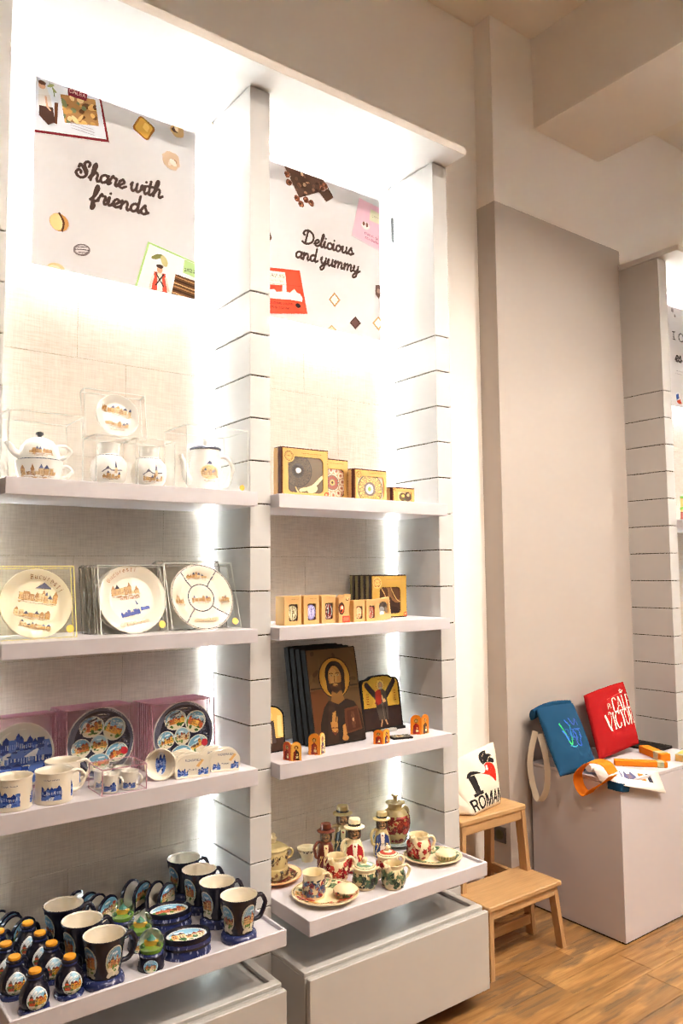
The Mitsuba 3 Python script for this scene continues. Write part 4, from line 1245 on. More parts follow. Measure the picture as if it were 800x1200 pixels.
def window_box(label, x0, x1, z, h, y, d, content, emblem=True, sticker=None, win=None, rz=0, lean=0, lip=True, mats=("card_brown", "card_gold", "card_tan"), group=None, roll=0):
    """A gift box: body, gold face with a rounded window, side card, the ware behind the window."""
    c = thing("gift_box", label, "gift box", group)
    w = x1 - x0
    M = at((x0 + x1) / 2, y, z, rz, -lean, roll)
    part(c, "body", mikit.ply(fix(bevel_box(-w / 2, w / 2, .004, d, 0, h, b=.001)), mats[0]), M)
    win = win or (-.30 * w, .10 * h, .36 * w, .76 * h)
    r = min(win[2] - win[0], win[3] - win[1]) * .14
    e = .0048 if lip else .0
    face = sbox(-w / 2 + e, e, w / 2 - e, h - e).difference(rnd_rect(*win, r))
    fm = trimesh.creation.extrude_polygon(face, .004, engine="earcut")
    fm.apply_transform(trimesh.transformations.rotation_matrix(np.pi / 2, [1, 0, 0]))
    fm.apply_translation([0, .004, 0])
    part(c, "face", mikit.ply(fix(fm), mats[1]), M)
    side = plain_box(-w / 2 - .0006, -w / 2, d * .45 if lip else .001, d - .002, .003, h - .003)
    part(c, "side_card", mikit.ply(side, mats[2]), M)
    part(c, "ware", printed(clip(content, sbox(win[0] - .001, win[1] - .001, win[2] + .001, win[3] + .001)), front_plane(.0038), lift=1e-4), M)
    P = [(sbox(-w * .10, h * .885, w * .34, h * .897), (176, 128, 66)), (sbox(-w * .06, h * .855, w * .30, h * .863), (190, 142, 80))] if h > .09 and emblem else [(sbox(-w * .10, h * .885, w * .34, h * .897), (176, 128, 66))] if h > .09 else []
    if emblem:
        q = min(w, h) * .105
        ex, ez = -w / 2 + q * 1.65, h - q * 1.75
        P += [(ell(ex, ez, q * 1.25, q * 1.25), (222, 178, 108)), (ell(ex, ez, q, q).difference(ell(ex, ez, q * .86, q * .86)), (132, 84, 38)), (ell(ex, ez, q * .74, q * .74).difference(ell(ex, ez, q * .66, q * .66)), (132, 84, 38)), (sbox(ex - q * .4, ez - q * .08, ex + q * .4, ez + q * .1), (132, 84, 38))]
    if sticker:
        P += [(ell(w * .5 - .012, .012, .0085, .0085), (214, 66, 40)), (ell(w * .5 - .012, .012, .0045, .0045), (238, 170, 120))]
    if P:
        part(c, "marking", printed(P, front_plane(0.0), lift=2e-4, mat="print_paper"), M)
    return c


mat("card_dark", (40, 27, 20), 0.6, 0.3)
mat("card_olive", (186, 142, 62), 0.5, 0.4)
mat("card_spine", (92, 78, 46), 0.6, 0.3)
dark = [(44, 36, 30), (150, 128, 88), (52, 42, 38), (28, 26, 26), (70, 60, 52), (196, 190, 182)]
egg1 = [(sbox(-.2, -.2, .2, .2), (66, 50, 40)), (ell(.030, -.004, .082, .098), (214, 186, 122)), (ell(.022, .002, .074, .090), (96, 80, 58))] + move(rosette(.058, 1, [(40, 34, 30), (84, 70, 52), (30, 26, 26), (58, 50, 44), (62, 58, 60), (236, 236, 230)]), -.030, .008) + [(ell(-.026, .008, .0085, .007), (240, 240, 236)), (ell(.030, -.055, .022, .012, 20), (236, 214, 150)), (line([(-.02, -.06), (.03, -.045), (.07, -.01)], .012, 5), (228, 206, 150))]
window_box("largest gold window box, leftmost on the top shelf of the icon bay", 1.376, 1.572, S1, .169, 2.185, .052, move(egg1, 0, .082), sticker=True, win=(-.072, .014, .074, .138))
egg2 = [(sbox(-.1, -.1, .1, .1), (74, 58, 46))] + rosette(.068, 2, [(60, 44, 40), (180, 140, 110), (150, 70, 54), (226, 206, 180), (90, 120, 108), (206, 150, 80)])
window_box("gold window box with a brown rosette, second in the falling row", 1.560, 1.706, S1, .153, 2.246, .045, move(egg2, .0, .066), emblem=False)
egg3 = [(sbox(-.1, -.1, .1, .1), (206, 172, 150))] + move(rosette(.058, 3, [(50, 40, 40), (226, 188, 96), (96, 60, 50), (120, 88, 60), (214, 196, 140), (120, 160, 70)]), -.014, .0) + [(ell(-.018, 0, .026, .026), (112, 92, 90)), (ell(-.018, 0, .018, .019), (208, 204, 196)), (ell(-.018, 0, .008, .009), (126, 168, 74))]
window_box("gold window box with a yellow rosette and green centre, third in the falling row", 1.694, 1.850, S1, .118, 2.196, .040, move(egg3, .012, .045), win=(-.062, .010, .060, .092))
egg4 = [(sbox(-.1, -.1, .1, .1), (222, 190, 130)), (ell(-.012, .0, .018, .016), (90, 72, 40)), (ell(.014, .002, .017, .018), (74, 54, 44)), (ell(-.010, .004, .008, .006), (190, 160, 70)), (ell(.016, .008, .007, .006), (206, 176, 120)), (ell(.0, -.010, .006, .004), (60, 84, 60))]
window_box("smallest gold window box, rightmost in the falling row", 1.872, 1.985, S1, .060, 2.192, .036, move(egg4, .008, .024), win=(-.030, .006, .038, .044))

# middle shelf: small boxes with painted eggs
def egg_art(cols, seed, rx=.017, rz=.025):
    g = np.random.default_rng(seed)
    P = [(sbox(-.06, -.06, .06, .06), (60, 44, 36)), (ell(0, 0, rx, rz), cols[0])]
    for k in range(5):
        u = (-.8 + .4 * k) * rx
        P.append((line([(u * .4, rz * .95), (u * 1.1, 0), (u * .4, -rz * .95)], rx * .12, 5), cols[1 + k % 2]))
    for _ in range(9):
        P.append((ell(g.uniform(-.7, .7) * rx, g.uniform(-.8, .8) * rz, rx * .13, rz * .10), cols[1 + g.integers(len(cols) - 1)]))
    return [P[0]] + clip(P[1:], ell(0, 0, rx, rz))


TAN = ("card_tan", "card_tan", "card_gold")
for x0, x1, h, cols, lab, y in ((1.398, 1.466, .098, [(226, 216, 180), (120, 106, 70), (176, 160, 110)], "small tan window box with a pale striped egg, leftmost on the middle shelf", 2.205), (1.476, 1.540, .098, [(214, 210, 232), (84, 70, 160), (150, 140, 206)], "small tan window box with a violet striped egg", 2.205), (1.551, 1.612, .098, [(40, 34, 34), (232, 226, 220), (170, 60, 50)], "small tan window box with a black and white egg", 2.205),
                               (1.680, 1.730, .077, [(236, 206, 160), (206, 80, 50), (226, 170, 110)], "smaller tan window box with a red and cream egg, right of the cat box", 2.190), (1.738, 1.786, .077, [(120, 70, 50), (214, 60, 40), (236, 220, 200)], "smaller tan window box with a red figure, left of the leaning box", 2.190)):
    w = x1 - x0
    big = h > .09
    window_box(lab, x0, x1, S2, h, y, .058 if big else .045, move(egg_art(cols, int(x0 * 1000), .019 if big else .014, .026 if big else .021), 0, h * .42), emblem=False, win=(-.24 * w, .14 * h, .30 * w, .72 * h), lip=False, mats=TAN, sticker=None)
# box with cat ears
c = thing("cat_box", "small tan box with cat ears and a red label between the egg boxes", "gift box")
M = at(1.640, 2.190, S2)
g_ = Polygon([(-.026, 0), (.024, 0), (.022, .022), (.016, .040), (.022, .066), (.028, .100), (.019, .090), (.010, .088), (.004, .098), (-.008, .086), (-.026, .088)])
m = trimesh.creation.extrude_polygon(g_, .040, engine="earcut")
m.apply_transform(trimesh.transformations.rotation_matrix(np.pi / 2, [1, 0, 0]))
m.apply_translation([0, .040, 0])
part(c, "body", mikit.ply(fix(m), "card_tan"), M)
P = [(ell(-.014, .050, .013, .022), (70, 44, 34)), (ell(-.013, .048, .009, .015), (196, 84, 50)), (ell(-.012, .053, .005, .006), (236, 206, 180)), (ell(-.015, .042, .004, .004), (40, 34, 34)), (rnd_rect(-.011, .001, .022, .024, .002), (226, 58, 42)), (rnd_rect(-.006, .006, .017, .019, .001), (240, 110, 86)), (ell(.010, .078, .006, .0016), (120, 84, 60)), (ell(.017, .082, .0015, .002), (60, 44, 40)), (ell(.006, .082, .0015, .002), (60, 44, 40))]
part(c, "marking", printed(P, front_plane(0.0), lift=2e-4, mat="print_paper"), M)
swan = [(sbox(-.06, -.06, .06, .06), (206, 172, 110)), (ell(.0, .004, .020, .018), (82, 74, 66)), (ell(-.008, -.006, .012, .012), (150, 150, 150)), (ell(.008, .010, .010, .006, 30), (60, 52, 48)), (ell(-.010, -.018, .012, .007), (222, 222, 220)), (ell(.012, -.010, .006, .012), (120, 104, 90))]
window_box("small cream window box leaning sideways in front of the dark boxes", 1.798, 1.868, S2 + .001, .080, 2.205, .020, move(swan, .004, .044), emblem=False, win=(-.018, .020, .026, .068), lip=False, mats=TAN, roll=-7)
# stack of dark framed boxes
for i in range(4):
    P = [(sbox(-.1, -.1, .1, .1), (58, 40, 32)), (ell(-.034, .018, .036, .040, -30), (132, 96, 62)), (ell(-.034, .018, .024, .028, -30), (72, 48, 36)), (ell(.034, .022, .036, .042, 30), (120, 84, 56)), (ell(.034, .022, .024, .030, 30), (84, 56, 40)), (line([(-.05, .05), (-.02, .0), (-.05, -.03)], .004, 5), (186, 150, 96)), (line([(.0, .05), (.03, .0), (.06, -.02)], .004, 5), (186, 150, 96)), (ell(0, -.05, .05, .02), (44, 30, 26))]
    nth = ("front", "second", "third", "rearmost")[i]
    window_box(f"dark framed gold window box, {nth} of the four standing in a file", 1.850 + .001 * i, 2.032, S2, .166, 2.300 + .0355 * i, .034, move(P, .004, .075), win=(-.050, .016, .056, .118), sticker=True, mats=("card_dark", "card_olive", "card_spine"))

# ================================================================ icon and pottery bay, lower shelf: icons on wood
def icon_mesh(g, t):
    m = trimesh.creation.extrude_polygon(g, t, engine="earcut")
    m.apply_transform(trimesh.transformations.rotation_matrix(np.pi / 2, [1, 0, 0]))
    m.apply_translation([0, t, 0])
    return fix(m)


def worn(w, h):
    """A board outline with worn corners and slightly uneven edges."""
    g = np.random.default_rng(8)
    pts = []
    for a, b in (((-w, 0), (w, 0)), ((w, 0), (w, h)), ((w, h), (-w, h)), ((-w, h), (-w, 0))):
        for t in np.arange(8) / 8:
            pts.append((a[0] + (b[0] - a[0]) * t + g.uniform(-.0012, .0012), a[1] + (b[1] - a[1]) * t + g.uniform(-.0012, .0012)))
    return Polygon(pts).buffer(-.004).buffer(.004)


BROWN = (70, 44, 26)
holy = [(sbox(-.108, .004, .108, .336), (112, 82, 46)), (sbox(-.108, .19, .108, .336), (132, 102, 60)), (sbox(-.104, .196, .104, .202), (70, 52, 34)), (poly((-.108, .004), (-.108, .19), (-.07, .196), (-.04, .19), (-.03, .10)), (126, 70, 32))]
g = np.random.default_rng(4)
for _ in range(26):
    holy.append((ell(g.uniform(-.1, .1), g.uniform(.2, .33), g.uniform(.006, .02), g.uniform(.003, .008), g.uniform(0, 180)).intersection(sbox(-.108, .2, .108, .336)), [(120, 92, 54), (144, 114, 70), (98, 72, 42)][g.integers(3)]))
holy += [(ell(.004, .232, .071, .074), (46, 30, 18)), (ell(.004, .232, .067, .070), (206, 150, 56)), (ell(.004, .232, .058, .061), (214, 162, 70)),
         (poly((-.085, .004), (-.080, .075), (-.058, .130), (-.036, .152), (.046, .152), (.078, .140), (.102, .100), (.108, .004)), (44, 30, 20)), (poly((-.048, .075), (-.034, .150), (-.012, .152), (-.004, .075), (-.01, .004), (-.06, .004)), (64, 40, 26)),
         (ell(.006, .242, .044, .050), (42, 26, 16)), (poly((-.036, .24), (-.034, .19), (-.022, .172), (.036, .172), (.046, .19), (.048, .24)), (42, 26, 16)),
         (poly((-.016, .185), (.028, .185), (.036, .150), (.006, .136), (-.024, .150)), (176, 122, 60)), (ell(.004, .232, .029, .042), (196, 142, 76)), (ell(-.002, .236, .018, .030), (214, 166, 98)),
         (poly((-.022, .212), (.030, .212), (.026, .188), (.004, .174), (-.017, .188)), (78, 48, 26)), (ell(.003, .205, .012, .006), (196, 142, 76)), (line([(-.007, .203), (.003, .201), (.014, .203)], .0028), (110, 52, 36)), (line([(.003, .236), (.001, .214), (.007, .213)], .003), (134, 88, 44)),
         (line([(-.018, .246), (-.011, .249), (-.003, .246)], .0028), (52, 32, 20)), (line([(.010, .246), (.018, .249), (.025, .246)], .0028), (52, 32, 20)), (ell(-.010, .240, .0055, .0028), (238, 214, 170)), (ell(.017, .240, .0055, .0028), (238, 214, 170)), (ell(-.010, .240, .0025, .0028), (34, 22, 16)), (ell(.017, .240, .0025, .0028), (34, 22, 16)),
         (poly((.022, .030), (.030, .118), (.092, .124), (.100, .040)), (116, 62, 34)), (poly((.034, .038), (.040, .110), (.086, .115), (.092, .046)), (96, 46, 28)), (ell(.064, .090, .008, .010), (150, 104, 66)), (ell(.064, .064, .008, .010), (150, 104, 66)), (sbox(.058, .048, .070, .106), (120, 70, 44)), (ell(.064, .077, .005, .007), (190, 150, 110)),
         (poly((-.034, .044), (-.038, .078), (-.022, .082), (-.006, .072), (-.010, .040)), (188, 132, 68)), (line([(-.028, .076), (-.020, .108)], .007), (196, 142, 76)), (line([(-.020, .076), (-.012, .112)], .006), (196, 142, 76)), (line([(-.012, .072), (-.006, .092)], .006), (186, 130, 66)), (line([(-.034, .058), (-.010, .056)], .003), (120, 62, 34)), (line([(-.032, .046), (-.022, .034), (-.012, .046)], .004), (150, 60, 36)),
         (poly((.010, .020), (.014, .062), (.026, .066), (.030, .030)), (182, 126, 66)), (ell(.020, .018, .014, .010), (182, 126, 66))]
holy = [(q, tuple(int(v * (.60 if max(k) < 180 else .82)) for v in k)) for q, k in holy]
for i in range(4):
    lean = 11.5 - .4 * i
    y, dz = 2.245 + .030 * i, .0
    lab = ("aged icon of a bearded haloed holy man with a book, front of the leaning stack", "black icon board directly behind the bearded holy man", "black icon board, third in the leaning stack of icons", "black icon board, rearmost in the leaning stack of icons")[i]
    c = thing("wooden_icon", lab, "icon")
    M = at(1.662 - .006 * i, y, S3 + .002, 0, -lean)
    part(c, "board", mikit.ply(icon_mesh(worn(.112, .340 + (.002 * i)), .0262), "board_black"), M)
    if i == 0:
        part(c, "painting", printed(clip(holy, worn(.112, .340).buffer(-.0035)), front_plane(0.0), lift=2e-4, mat="print_paper"), M)


def arched_top(w, h):
    return Polygon([(-w, 0), (w, 0), (w, h * .86), (w * .90, h * .93), (w * .62, h * .945), (w * .45, h * .99), (w * .2, h), (-w * .2, h), (-w * .45, h * .99), (-w * .62, h * .945), (-w * .90, h * .93), (-w, h * .86)])


W, H_ = .097, .207
arch_in = affinity.scale(arched_top(W, H_), .92, .94)
andrew = [(arch_in, (40, 26, 22)), (sbox(-W, .085, W, H_).intersection(arch_in), (206, 164, 62)), (ell(-.06, .12, .02, .03), (192, 150, 54)),
          (line([(-.068, .172), (.050, .040)], .022), (34, 24, 24)), (line([(.068, .178), (-.050, .040)], .022), (34, 24, 24)),
          (ell(0, .168, .021, .023), (226, 190, 96)), (ell(0, .168, .021, .023).difference(ell(0, .168, .0195, .0215)), (150, 60, 40)), (ell(0, .166, .012, .015), (150, 130, 110)), (ell(0, .166, .0085, .012), (190, 140, 96)), (poly((-.008, .160), (.008, .160), (.004, .146), (-.004, .146)), (176, 168, 158)),
          (poly((-.028, .142), (-.014, .152), (.012, .152), (.026, .140), (.030, .085), (.026, .034), (-.018, .034), (-.030, .085)), (62, 54, 48)), (poly((-.028, .144), (-.014, .152), (.0, .148), (.004, .100), (-.016, .095), (-.030, .110)), (160, 48, 36)), (poly((-.030, .110), (-.016, .095), (-.020, .090), (-.034, .102)), (120, 34, 30)),
          (poly((.006, .110), (.016, .118), (.022, .104), (.012, .096)), (206, 160, 110)), (line([(.008, .104), (.004, .128)], .005), (206, 160, 110)), (line([(-.006, .034), (-.012, .014)], .006), (186, 140, 100)), (line([(.012, .034), (.018, .018)], .006), (186, 140, 100)), (line([(.0, .12), (.006, .036)], .004), (92, 80, 70)), (line([(.014, .10), (.018, .036)], .004), (36, 30, 30))]
for k in range(5):
    andrew += [(sbox(-.074, .100 + .009 * k, -.062, .1025 + .009 * k), (150, 66, 40)), (sbox(.064, .104 + .009 * k, .074, .1065 + .009 * k), (150, 66, 40))]
c = thing("wooden_icon", "icon of a haloed old man before a black diagonal cross, by the glowing corner", "icon")
M = at(1.945, 2.348, S3 + .001, 0, -8)
part(c, "board", mikit.ply(icon_mesh(arched_top(W, H_), .016), "board_black"), M)
part(c, "painting", printed(andrew, front_plane(0.0), lift=2e-4, mat="print_paper"), M)
st_ = thing("icon_stand", "small black stand foot at the base of the icon with the diagonal cross", "stand")
part(st_, "foot", bx(1.88, 2.03, 2.318, 2.342, S3, S3 + .010, mat="board_black"))
part(st_, "pale_bar", bx(1.90, 1.965, 2.295, 2.316, S3, S3 + .012, mat="plastic_grey"))

c = thing("wooden_icon", "small round-topped icon half hidden behind the white column", "icon")
a = np.linspace(0, np.pi, 18)
ga = Polygon(np.vstack([np.c_[.056 * np.cos(a), .118 + .038 * np.sin(a)], [[-.056, 0], [.056, 0]]]))
M = at(1.396, 2.285, S3 + .001, 0, -6)
part(c, "board", mikit.ply(icon_mesh(ga, .016), "board_black"), M)
gi = affinity.scale(ga, .9, .94)
P = [(gi, (222, 172, 92)), (sbox(-.06, 0, .06, .046).intersection(gi), (52, 34, 26)), (ell(-.004, .122, .013, .015), (236, 200, 120)), (ell(-.004, .120, .008, .011), (70, 50, 40)), (poly((-.022, .105), (.014, .105), (.020, .03), (-.026, .03)), (66, 56, 56)), (sbox(-.014, .03, .004, .09), (170, 150, 130)), (sbox(.028, .05, .044, .12), (236, 196, 130))]
part(c, "painting", printed(P, front_plane(0.0), lift=2e-4, mat="print_paper"), M)

# folding pocket icons
mat("icon_edge", (214, 132, 40), 0.4, 0.5)


def pocket_icon(label, x, y, rz, w, h, ang, left, right):
    c = thing("folding_icon", label, "icon")
    a = np.linspace(0, np.pi, 14)
    g_ = Polygon(np.vstack([np.c_[w / 2 + w / 2 * np.cos(a), h * .72 + h * .28 * np.sin(a)], [[0, 0], [w, 0]]]))
    for s, P in ((-1, left), (1, right)):
        M = at(x, y, S3 + .0005, rz + s * ang)
        q = g_ if s > 0 else affinity.scale(g_, -1, 1, origin=(0, 0))
        lf = part(c, "leaf", mikit.ply(icon_mesh(q, .004), "icon_edge"), M)
        part(lf, "painting", printed(clip(move(P, s * w / 2, h * .5), q.buffer(-.0015)), front_plane(0.0), lift=2e-4), M)
    return c


def saint(w, h, robe, ground=(236, 178, 84), cloak=(120, 44, 34)):
    return [(sbox(-w, -h, w, h), ground), (ell(0, h * .40, w * .46, h * .24), (206, 140, 50)), (ell(0, h * .40, w * .30, h * .19), (72, 46, 30)), (ell(0, h * .38, w * .19, h * .14), (206, 150, 96)), (poly((-w * .62, -h), (-w * .5, -.1 * h), (0, h * .2), (w * .5, -.1 * h), (w * .62, -h)), robe), (poly((-w * .62, -h), (-w * .5, -.1 * h), (-.1 * w, h * .15), (-.05 * w, -h)), cloak), (ell(w * .2, -h * .35, w * .16, h * .1), (214, 160, 104)), (sbox(-.05 * w, -h * .75, w * .4, -h * .5), (226, 206, 150))]


pocket_icon("folding pocket icon showing an orange red leaf, beside the white column", 1.386, 2.150, -52, .034, .060, 22, saint(.017, .030, (150, 40, 24), (196, 70, 30), (110, 26, 20)), saint(.017, .030, (60, 40, 30)))
pocket_icon("folding pocket icon with a bearded figure on gold, below the aged icon", 1.507, 2.158, -8, .040, .070, 38, saint(.018, .034, (150, 60, 30), (226, 140, 50)), [(q, k) for q, k in saint(.020, .036, (92, 84, 100), (236, 200, 120), (120, 60, 60))])
pocket_icon("folding pocket icon with two small red saints, right of the aged icon", 1.776, 2.150, -14, .036, .050, 26, saint(.018, .025, (170, 40, 26), (226, 120, 40)), saint(.018, .025, (150, 50, 30), (236, 160, 60), (70, 60, 84)))
pocket_icon("folding pocket icon standing at the right end of the icon shelf", 1.992, 2.185, -16, .042, .072, 24, saint(.021, .036, (176, 44, 28), (222, 120, 36), (130, 30, 24)), saint(.021, .036, (96, 62, 34), (210, 116, 36), (70, 50, 34)))
c = thing("icon_tile", "small dark flat tile with a picture lying on the icon shelf", "tile")
M = at(1.895, 2.195, S3, -18)
part(c, "slab", mikit.ply(bevel_box(-.040, .040, -.026, .026, 0, .006), "board_black"), M)
part(c, "picture", printed([(sbox(-.034, -.020, .034, .020), (120, 112, 96)), (ell(-.004, 0, .016, .012), (180, 150, 110)), (ell(-.004, .002, .007, .006), (90, 50, 40)), (sbox(.018, -.016, .030, .014), (70, 66, 60))], top_plane(.006), lift=2e-4), M)

# ================================================================ icon and pottery bay, tray: folk pottery
mat("pot_glaze", (232, 212, 168), 0.2, 0.5, coat=0.6)
mat("pot_olive", (188, 166, 112), 0.22, 0.5, coat=0.6)
mat("pot_grey", (160, 176, 176), 0.22, 0.5, coat=0.5)
mat("pot_brown", (96, 44, 26), 0.2, 0.5, coat=0.6)
mat("pot_black", (34, 30, 26), 0.2, 0.5, coat=0.6)
mat("pot_skin", (222, 178, 128), 0.25, 0.5, coat=0.5)


def leaf(x, y, l, w, a):
    p = Polygon([(0, 0), (l * .3, w), (l * .7, w * .8), (l, 0), (l * .7, -w * .8), (l * .3, -w)])
    return affinity.translate(affinity.rotate(p, a, origin=(0, 0)), x, y)


def flora(seed, u0, u1, v0, v1, cols, size, n):
    """Painted sprigs: leaves, petals and stems scattered over a band."""
    g = np.random.default_rng(seed)
    P, size = [], size * .78
    for _ in range(int(n * 1.7)):
        x, y, a = g.uniform(u0, u1), g.uniform(v0, v1), g.uniform(0, 360)
        c1, c2 = cols[g.integers(len(cols))], cols[g.integers(len(cols))]
        k = g.integers(3)
        if k == 0:
            P += [(leaf(x, y, size, size * .22, a + d), c1) for d in (0, 55, -55)]
        elif k == 1:
            P += [(leaf(x, y, size * .7, size * .2, a + 72 * i), c1) for i in range(5)] + [(ell(x, y, size * .16, size * .16, 0, 10), c2)]
        else:
            P.append((line([(x, y), (x + size * .6 * math.cos(a), y + size * .5), (x + size * math.cos(a), y + size * .2 * math.sin(a))], size * .13, 4), c1))
            P.append((leaf(x, y, size * .9, size * .3, a), c2))
    return clip(P, sbox(u0, v0, u1, v1))


RED, GREEN, BLACK_, BLUE_ = [(158, 36, 38), (120, 24, 30), (186, 60, 50)], [(74, 96, 66), (108, 128, 92), (48, 62, 48)], [(40, 34, 30), (84, 60, 44), (120, 84, 50)], [(60, 74, 110), (110, 124, 150), (40, 48, 70)]


def pot(name, label, cat_, profile, glaze, m, art, walls, handle=None, a0=-36, group=None):
    c = thing(name, label, cat_, group)
    part(c, "body", mikit.ply(fix(lathe(profile)), glaze, smooth=40), m)
    if art:
        part(c, "painting", printed(art, round_wall(walls, max(w[0] for w in walls), a0), edge=.006), m)
    if handle:
        for h_ in handle:
            part(c, "handle", mikit.ply(loop_handle(*h_[:6], 1.2), glaze, smooth=60), m @ at(rz=h_[6]))
    return c


def pot_plate(label, x, y, r, glaze, art, sx=1.0, sy=1.0, rz=0):
    c = thing("painted_plate", label, "plate")
    up = [(0, .006), (.55 * r, .006), (.68 * r, .009), (.86 * r, .016), (r, .020)]
    prof = [(0, .003), (.5 * r, .003), (.52 * r, 0), (.58 * r, 0), (.60 * r, .003), (.86 * r, .0105), (1.01 * r, .016), (1.01 * r, .0195)] + up[::-1]
    m = lathe(prof, 72)
    M = at(x, y, TRAY, rz) @ T4().scale([sx, sy, 1])
    part(c, "dish", mikit.ply(fix(m), glaze, smooth=40), M)
    part(c, "painting", printed(clip(art, rnd(r * .985)), dish(up), edge=.010), M)
    return c


def ring_flora(seed, r0, r1, cols, size, n):
    g = np.random.default_rng(seed)
    P, n = [], int(n * 1.6)
    for i in range(n):
        a = 2 * np.pi * (i + g.uniform(-.2, .2)) / n
        r = g.uniform(r0 * .92, r1)
        x, y = r * math.cos(a), r * math.sin(a)
        c1, c2 = cols[g.integers(len(cols))], cols[g.integers(len(cols))]
        P += [(leaf(x, y, size, size * .3, math.degrees(a) + d), c1) for d in (60, 140, -80)] + [(ell(x, y, size * .22, size * .22, 0, 10), c2)]
    return P


MIX = RED + GREEN + [(206, 140, 60), (226, 170, 80)]
# covered jar on a dark plate, behind the white column
pot_plate("cream plate with dark brown flowers under the tall lidded jar, by the white column", 1.432, 2.335, .096, "clay", [(rnd(.094), (226, 200, 150)), (rnd(.080), (96, 44, 34))] + ring_flora(301, .058, .074, [(56, 40, 30), (130, 60, 44), (206, 170, 110)], .018, 22))
jar = [(0, 0), (.040, 0), (.050, .006), (.052, .028), (.047, .040), (.049, .046), (.050, .080), (.043, .094), (.041, .096), (0, .096)]
c = pot("lidded_jar", "tall cream lidded jar with dark sprigs, leftmost on the pottery tray", "jar", jar, "pot_olive", at(1.432, 2.335, TRAY + .006), flora(302, -.10, .10, .052, .084, BLACK_, .016, 26) + flora(303, -.10, .10, .008, .034, BLACK_, .014, 22), [(.050, .006), (.052, .028), (.047, .040), (.049, .046), (.050, .080), (.043, .094)], [(.046, .088, .049, .060, .068, .0045, -20)])
ld = part(c, "lid", mikit.ply(lathe([(0, .096), (.049, .096), (.050, .099), (.040, .106), (.026, .114), (0, .118)]), "pot_olive", smooth=40), at(1.432, 2.335, TRAY + .006))
part(ld, "knob", mikit.ply(lathe([(0, .116), (.009, .117), (.008, .124), (.012, .131), (.007, .136), (.008, .144), (0, .150)], 24), "pot_glaze", smooth=50), at(1.432, 2.335, TRAY + .006))
# front left plate with a mug and a small covered bowl
pot_plate("cream plate with a flowered rim holding the blue sprigged mug, at the tray's front", 1.487, 2.106, .108, "pot_glaze", [(rnd(.106), (236, 218, 176)), (rnd(.104).difference(rnd(.1015)), (120, 84, 50))] + ring_flora(310, .070, .092, MIX + [(206, 160, 90)], .020, 26))
mugp = [(0, .003), (.030, .003), (.032, 0), (.034, .004), (.0335, .012), (.034, .058), (.036, .074), (.0385, .078), (.0365, .0785), (.033, .072), (.031, .058), (.030, .010), (0, .007)]
pot("flowered_mug", "cream mug with blue grey sprigs standing on the front plate", "mug", mugp, "pot_glaze", at(1.452, 2.118, TRAY + .0065), flora(311, -.090, .090, .010, .062, BLUE_ + [(150, 50, 50)], .018, 40), [(.0335, .012), (.034, .058), (.036, .074)], [(.034, .062, .033, .022, .060, .0045, -10)])
bowlp = [(0, .002), (.028, .002), (.030, 0), (.037, .008), (.040, .020), (.038, .024), (.030, .031), (.014, .035), (0, .036)]
pot("covered_bowl", "low round covered bowl with small flowers on the front plate", "bowl", bowlp, "pot_glaze", at(1.535, 2.060, TRAY + .0075), flora(312, -.10, .10, .006, .022, MIX, .010, 30), [(.030, 0), (.037, .008), (.040, .020), (.038, .024)])
# small cup at the back
cupp = [(0, .004), (.018, .004), (.018, 0), (.021, 0), (.023, .020), (.034, .034), (.038, .046), (.036, .047), (.031, .036), (0, .030)]
pot("egg_cup", "small cream footed cup at the back of the pottery tray", "cup", cupp, "pot_glaze", at(1.620, 2.405, TRAY), flora(313, -.10, .10, .036, .044, BLACK_, .008, 16), [(.023, .020), (.034, .034), (.038, .046)])
# red jug, green and red pots, green jug
jugp = [(0, .003), (.026, .003), (.028, 0), (.033, .006), (.0385, .028), (.036, .052), (.030, .066), (.034, .078), (.032, .079), (.028, .067), (.033, .05), (.034, .03), (0, .008)]
jw = [(.028, 0), (.033, .006), (.0385, .028), (.036, .052), (.030, .066), (.034, .078)]
for lab, x, y, cols, sd, base, s in (("cream jug covered in dark red sprigs, left of the red jacketed bottle", 1.600, 2.195, RED, 320, 0, 1.05), ("cream jug with green leaves at the tray's front edge", 1.712, 2.030, GREEN, 323, 0, 1.0), ("cream jug with red flowers standing on the green leafed plate", 1.945, 2.160, RED, 326, .0065, 1.08)):
    M = at(x, y, TRAY + base, 0, s=s)
    c = pot("flowered_jug", lab, "jug", jugp, "pot_glaze", M, flora(sd, -.105, .105, .008, .062, cols, .018, 46), jw, [(.036, .062, .037, .022, .062, .0045, -12)])
    sp_ = sweep(curve([(-.026, 0, .060), (-.034, 0, .072), (-.043, 0, .081)], 4), np.linspace(.012, .007, 9), 12)
    part(c, "lip", mikit.ply(sp_, "pot_glaze", smooth=60), M @ at(rz=20))
potp = [(0, 0), (.030, 0), (.032, .004), (.0395, .020), (.0385, .046), (.0335, .060), (.035, .064), (0, .062)]
pw = [(.032, .004), (.0395, .020), (.0385, .046), (.0335, .060)]
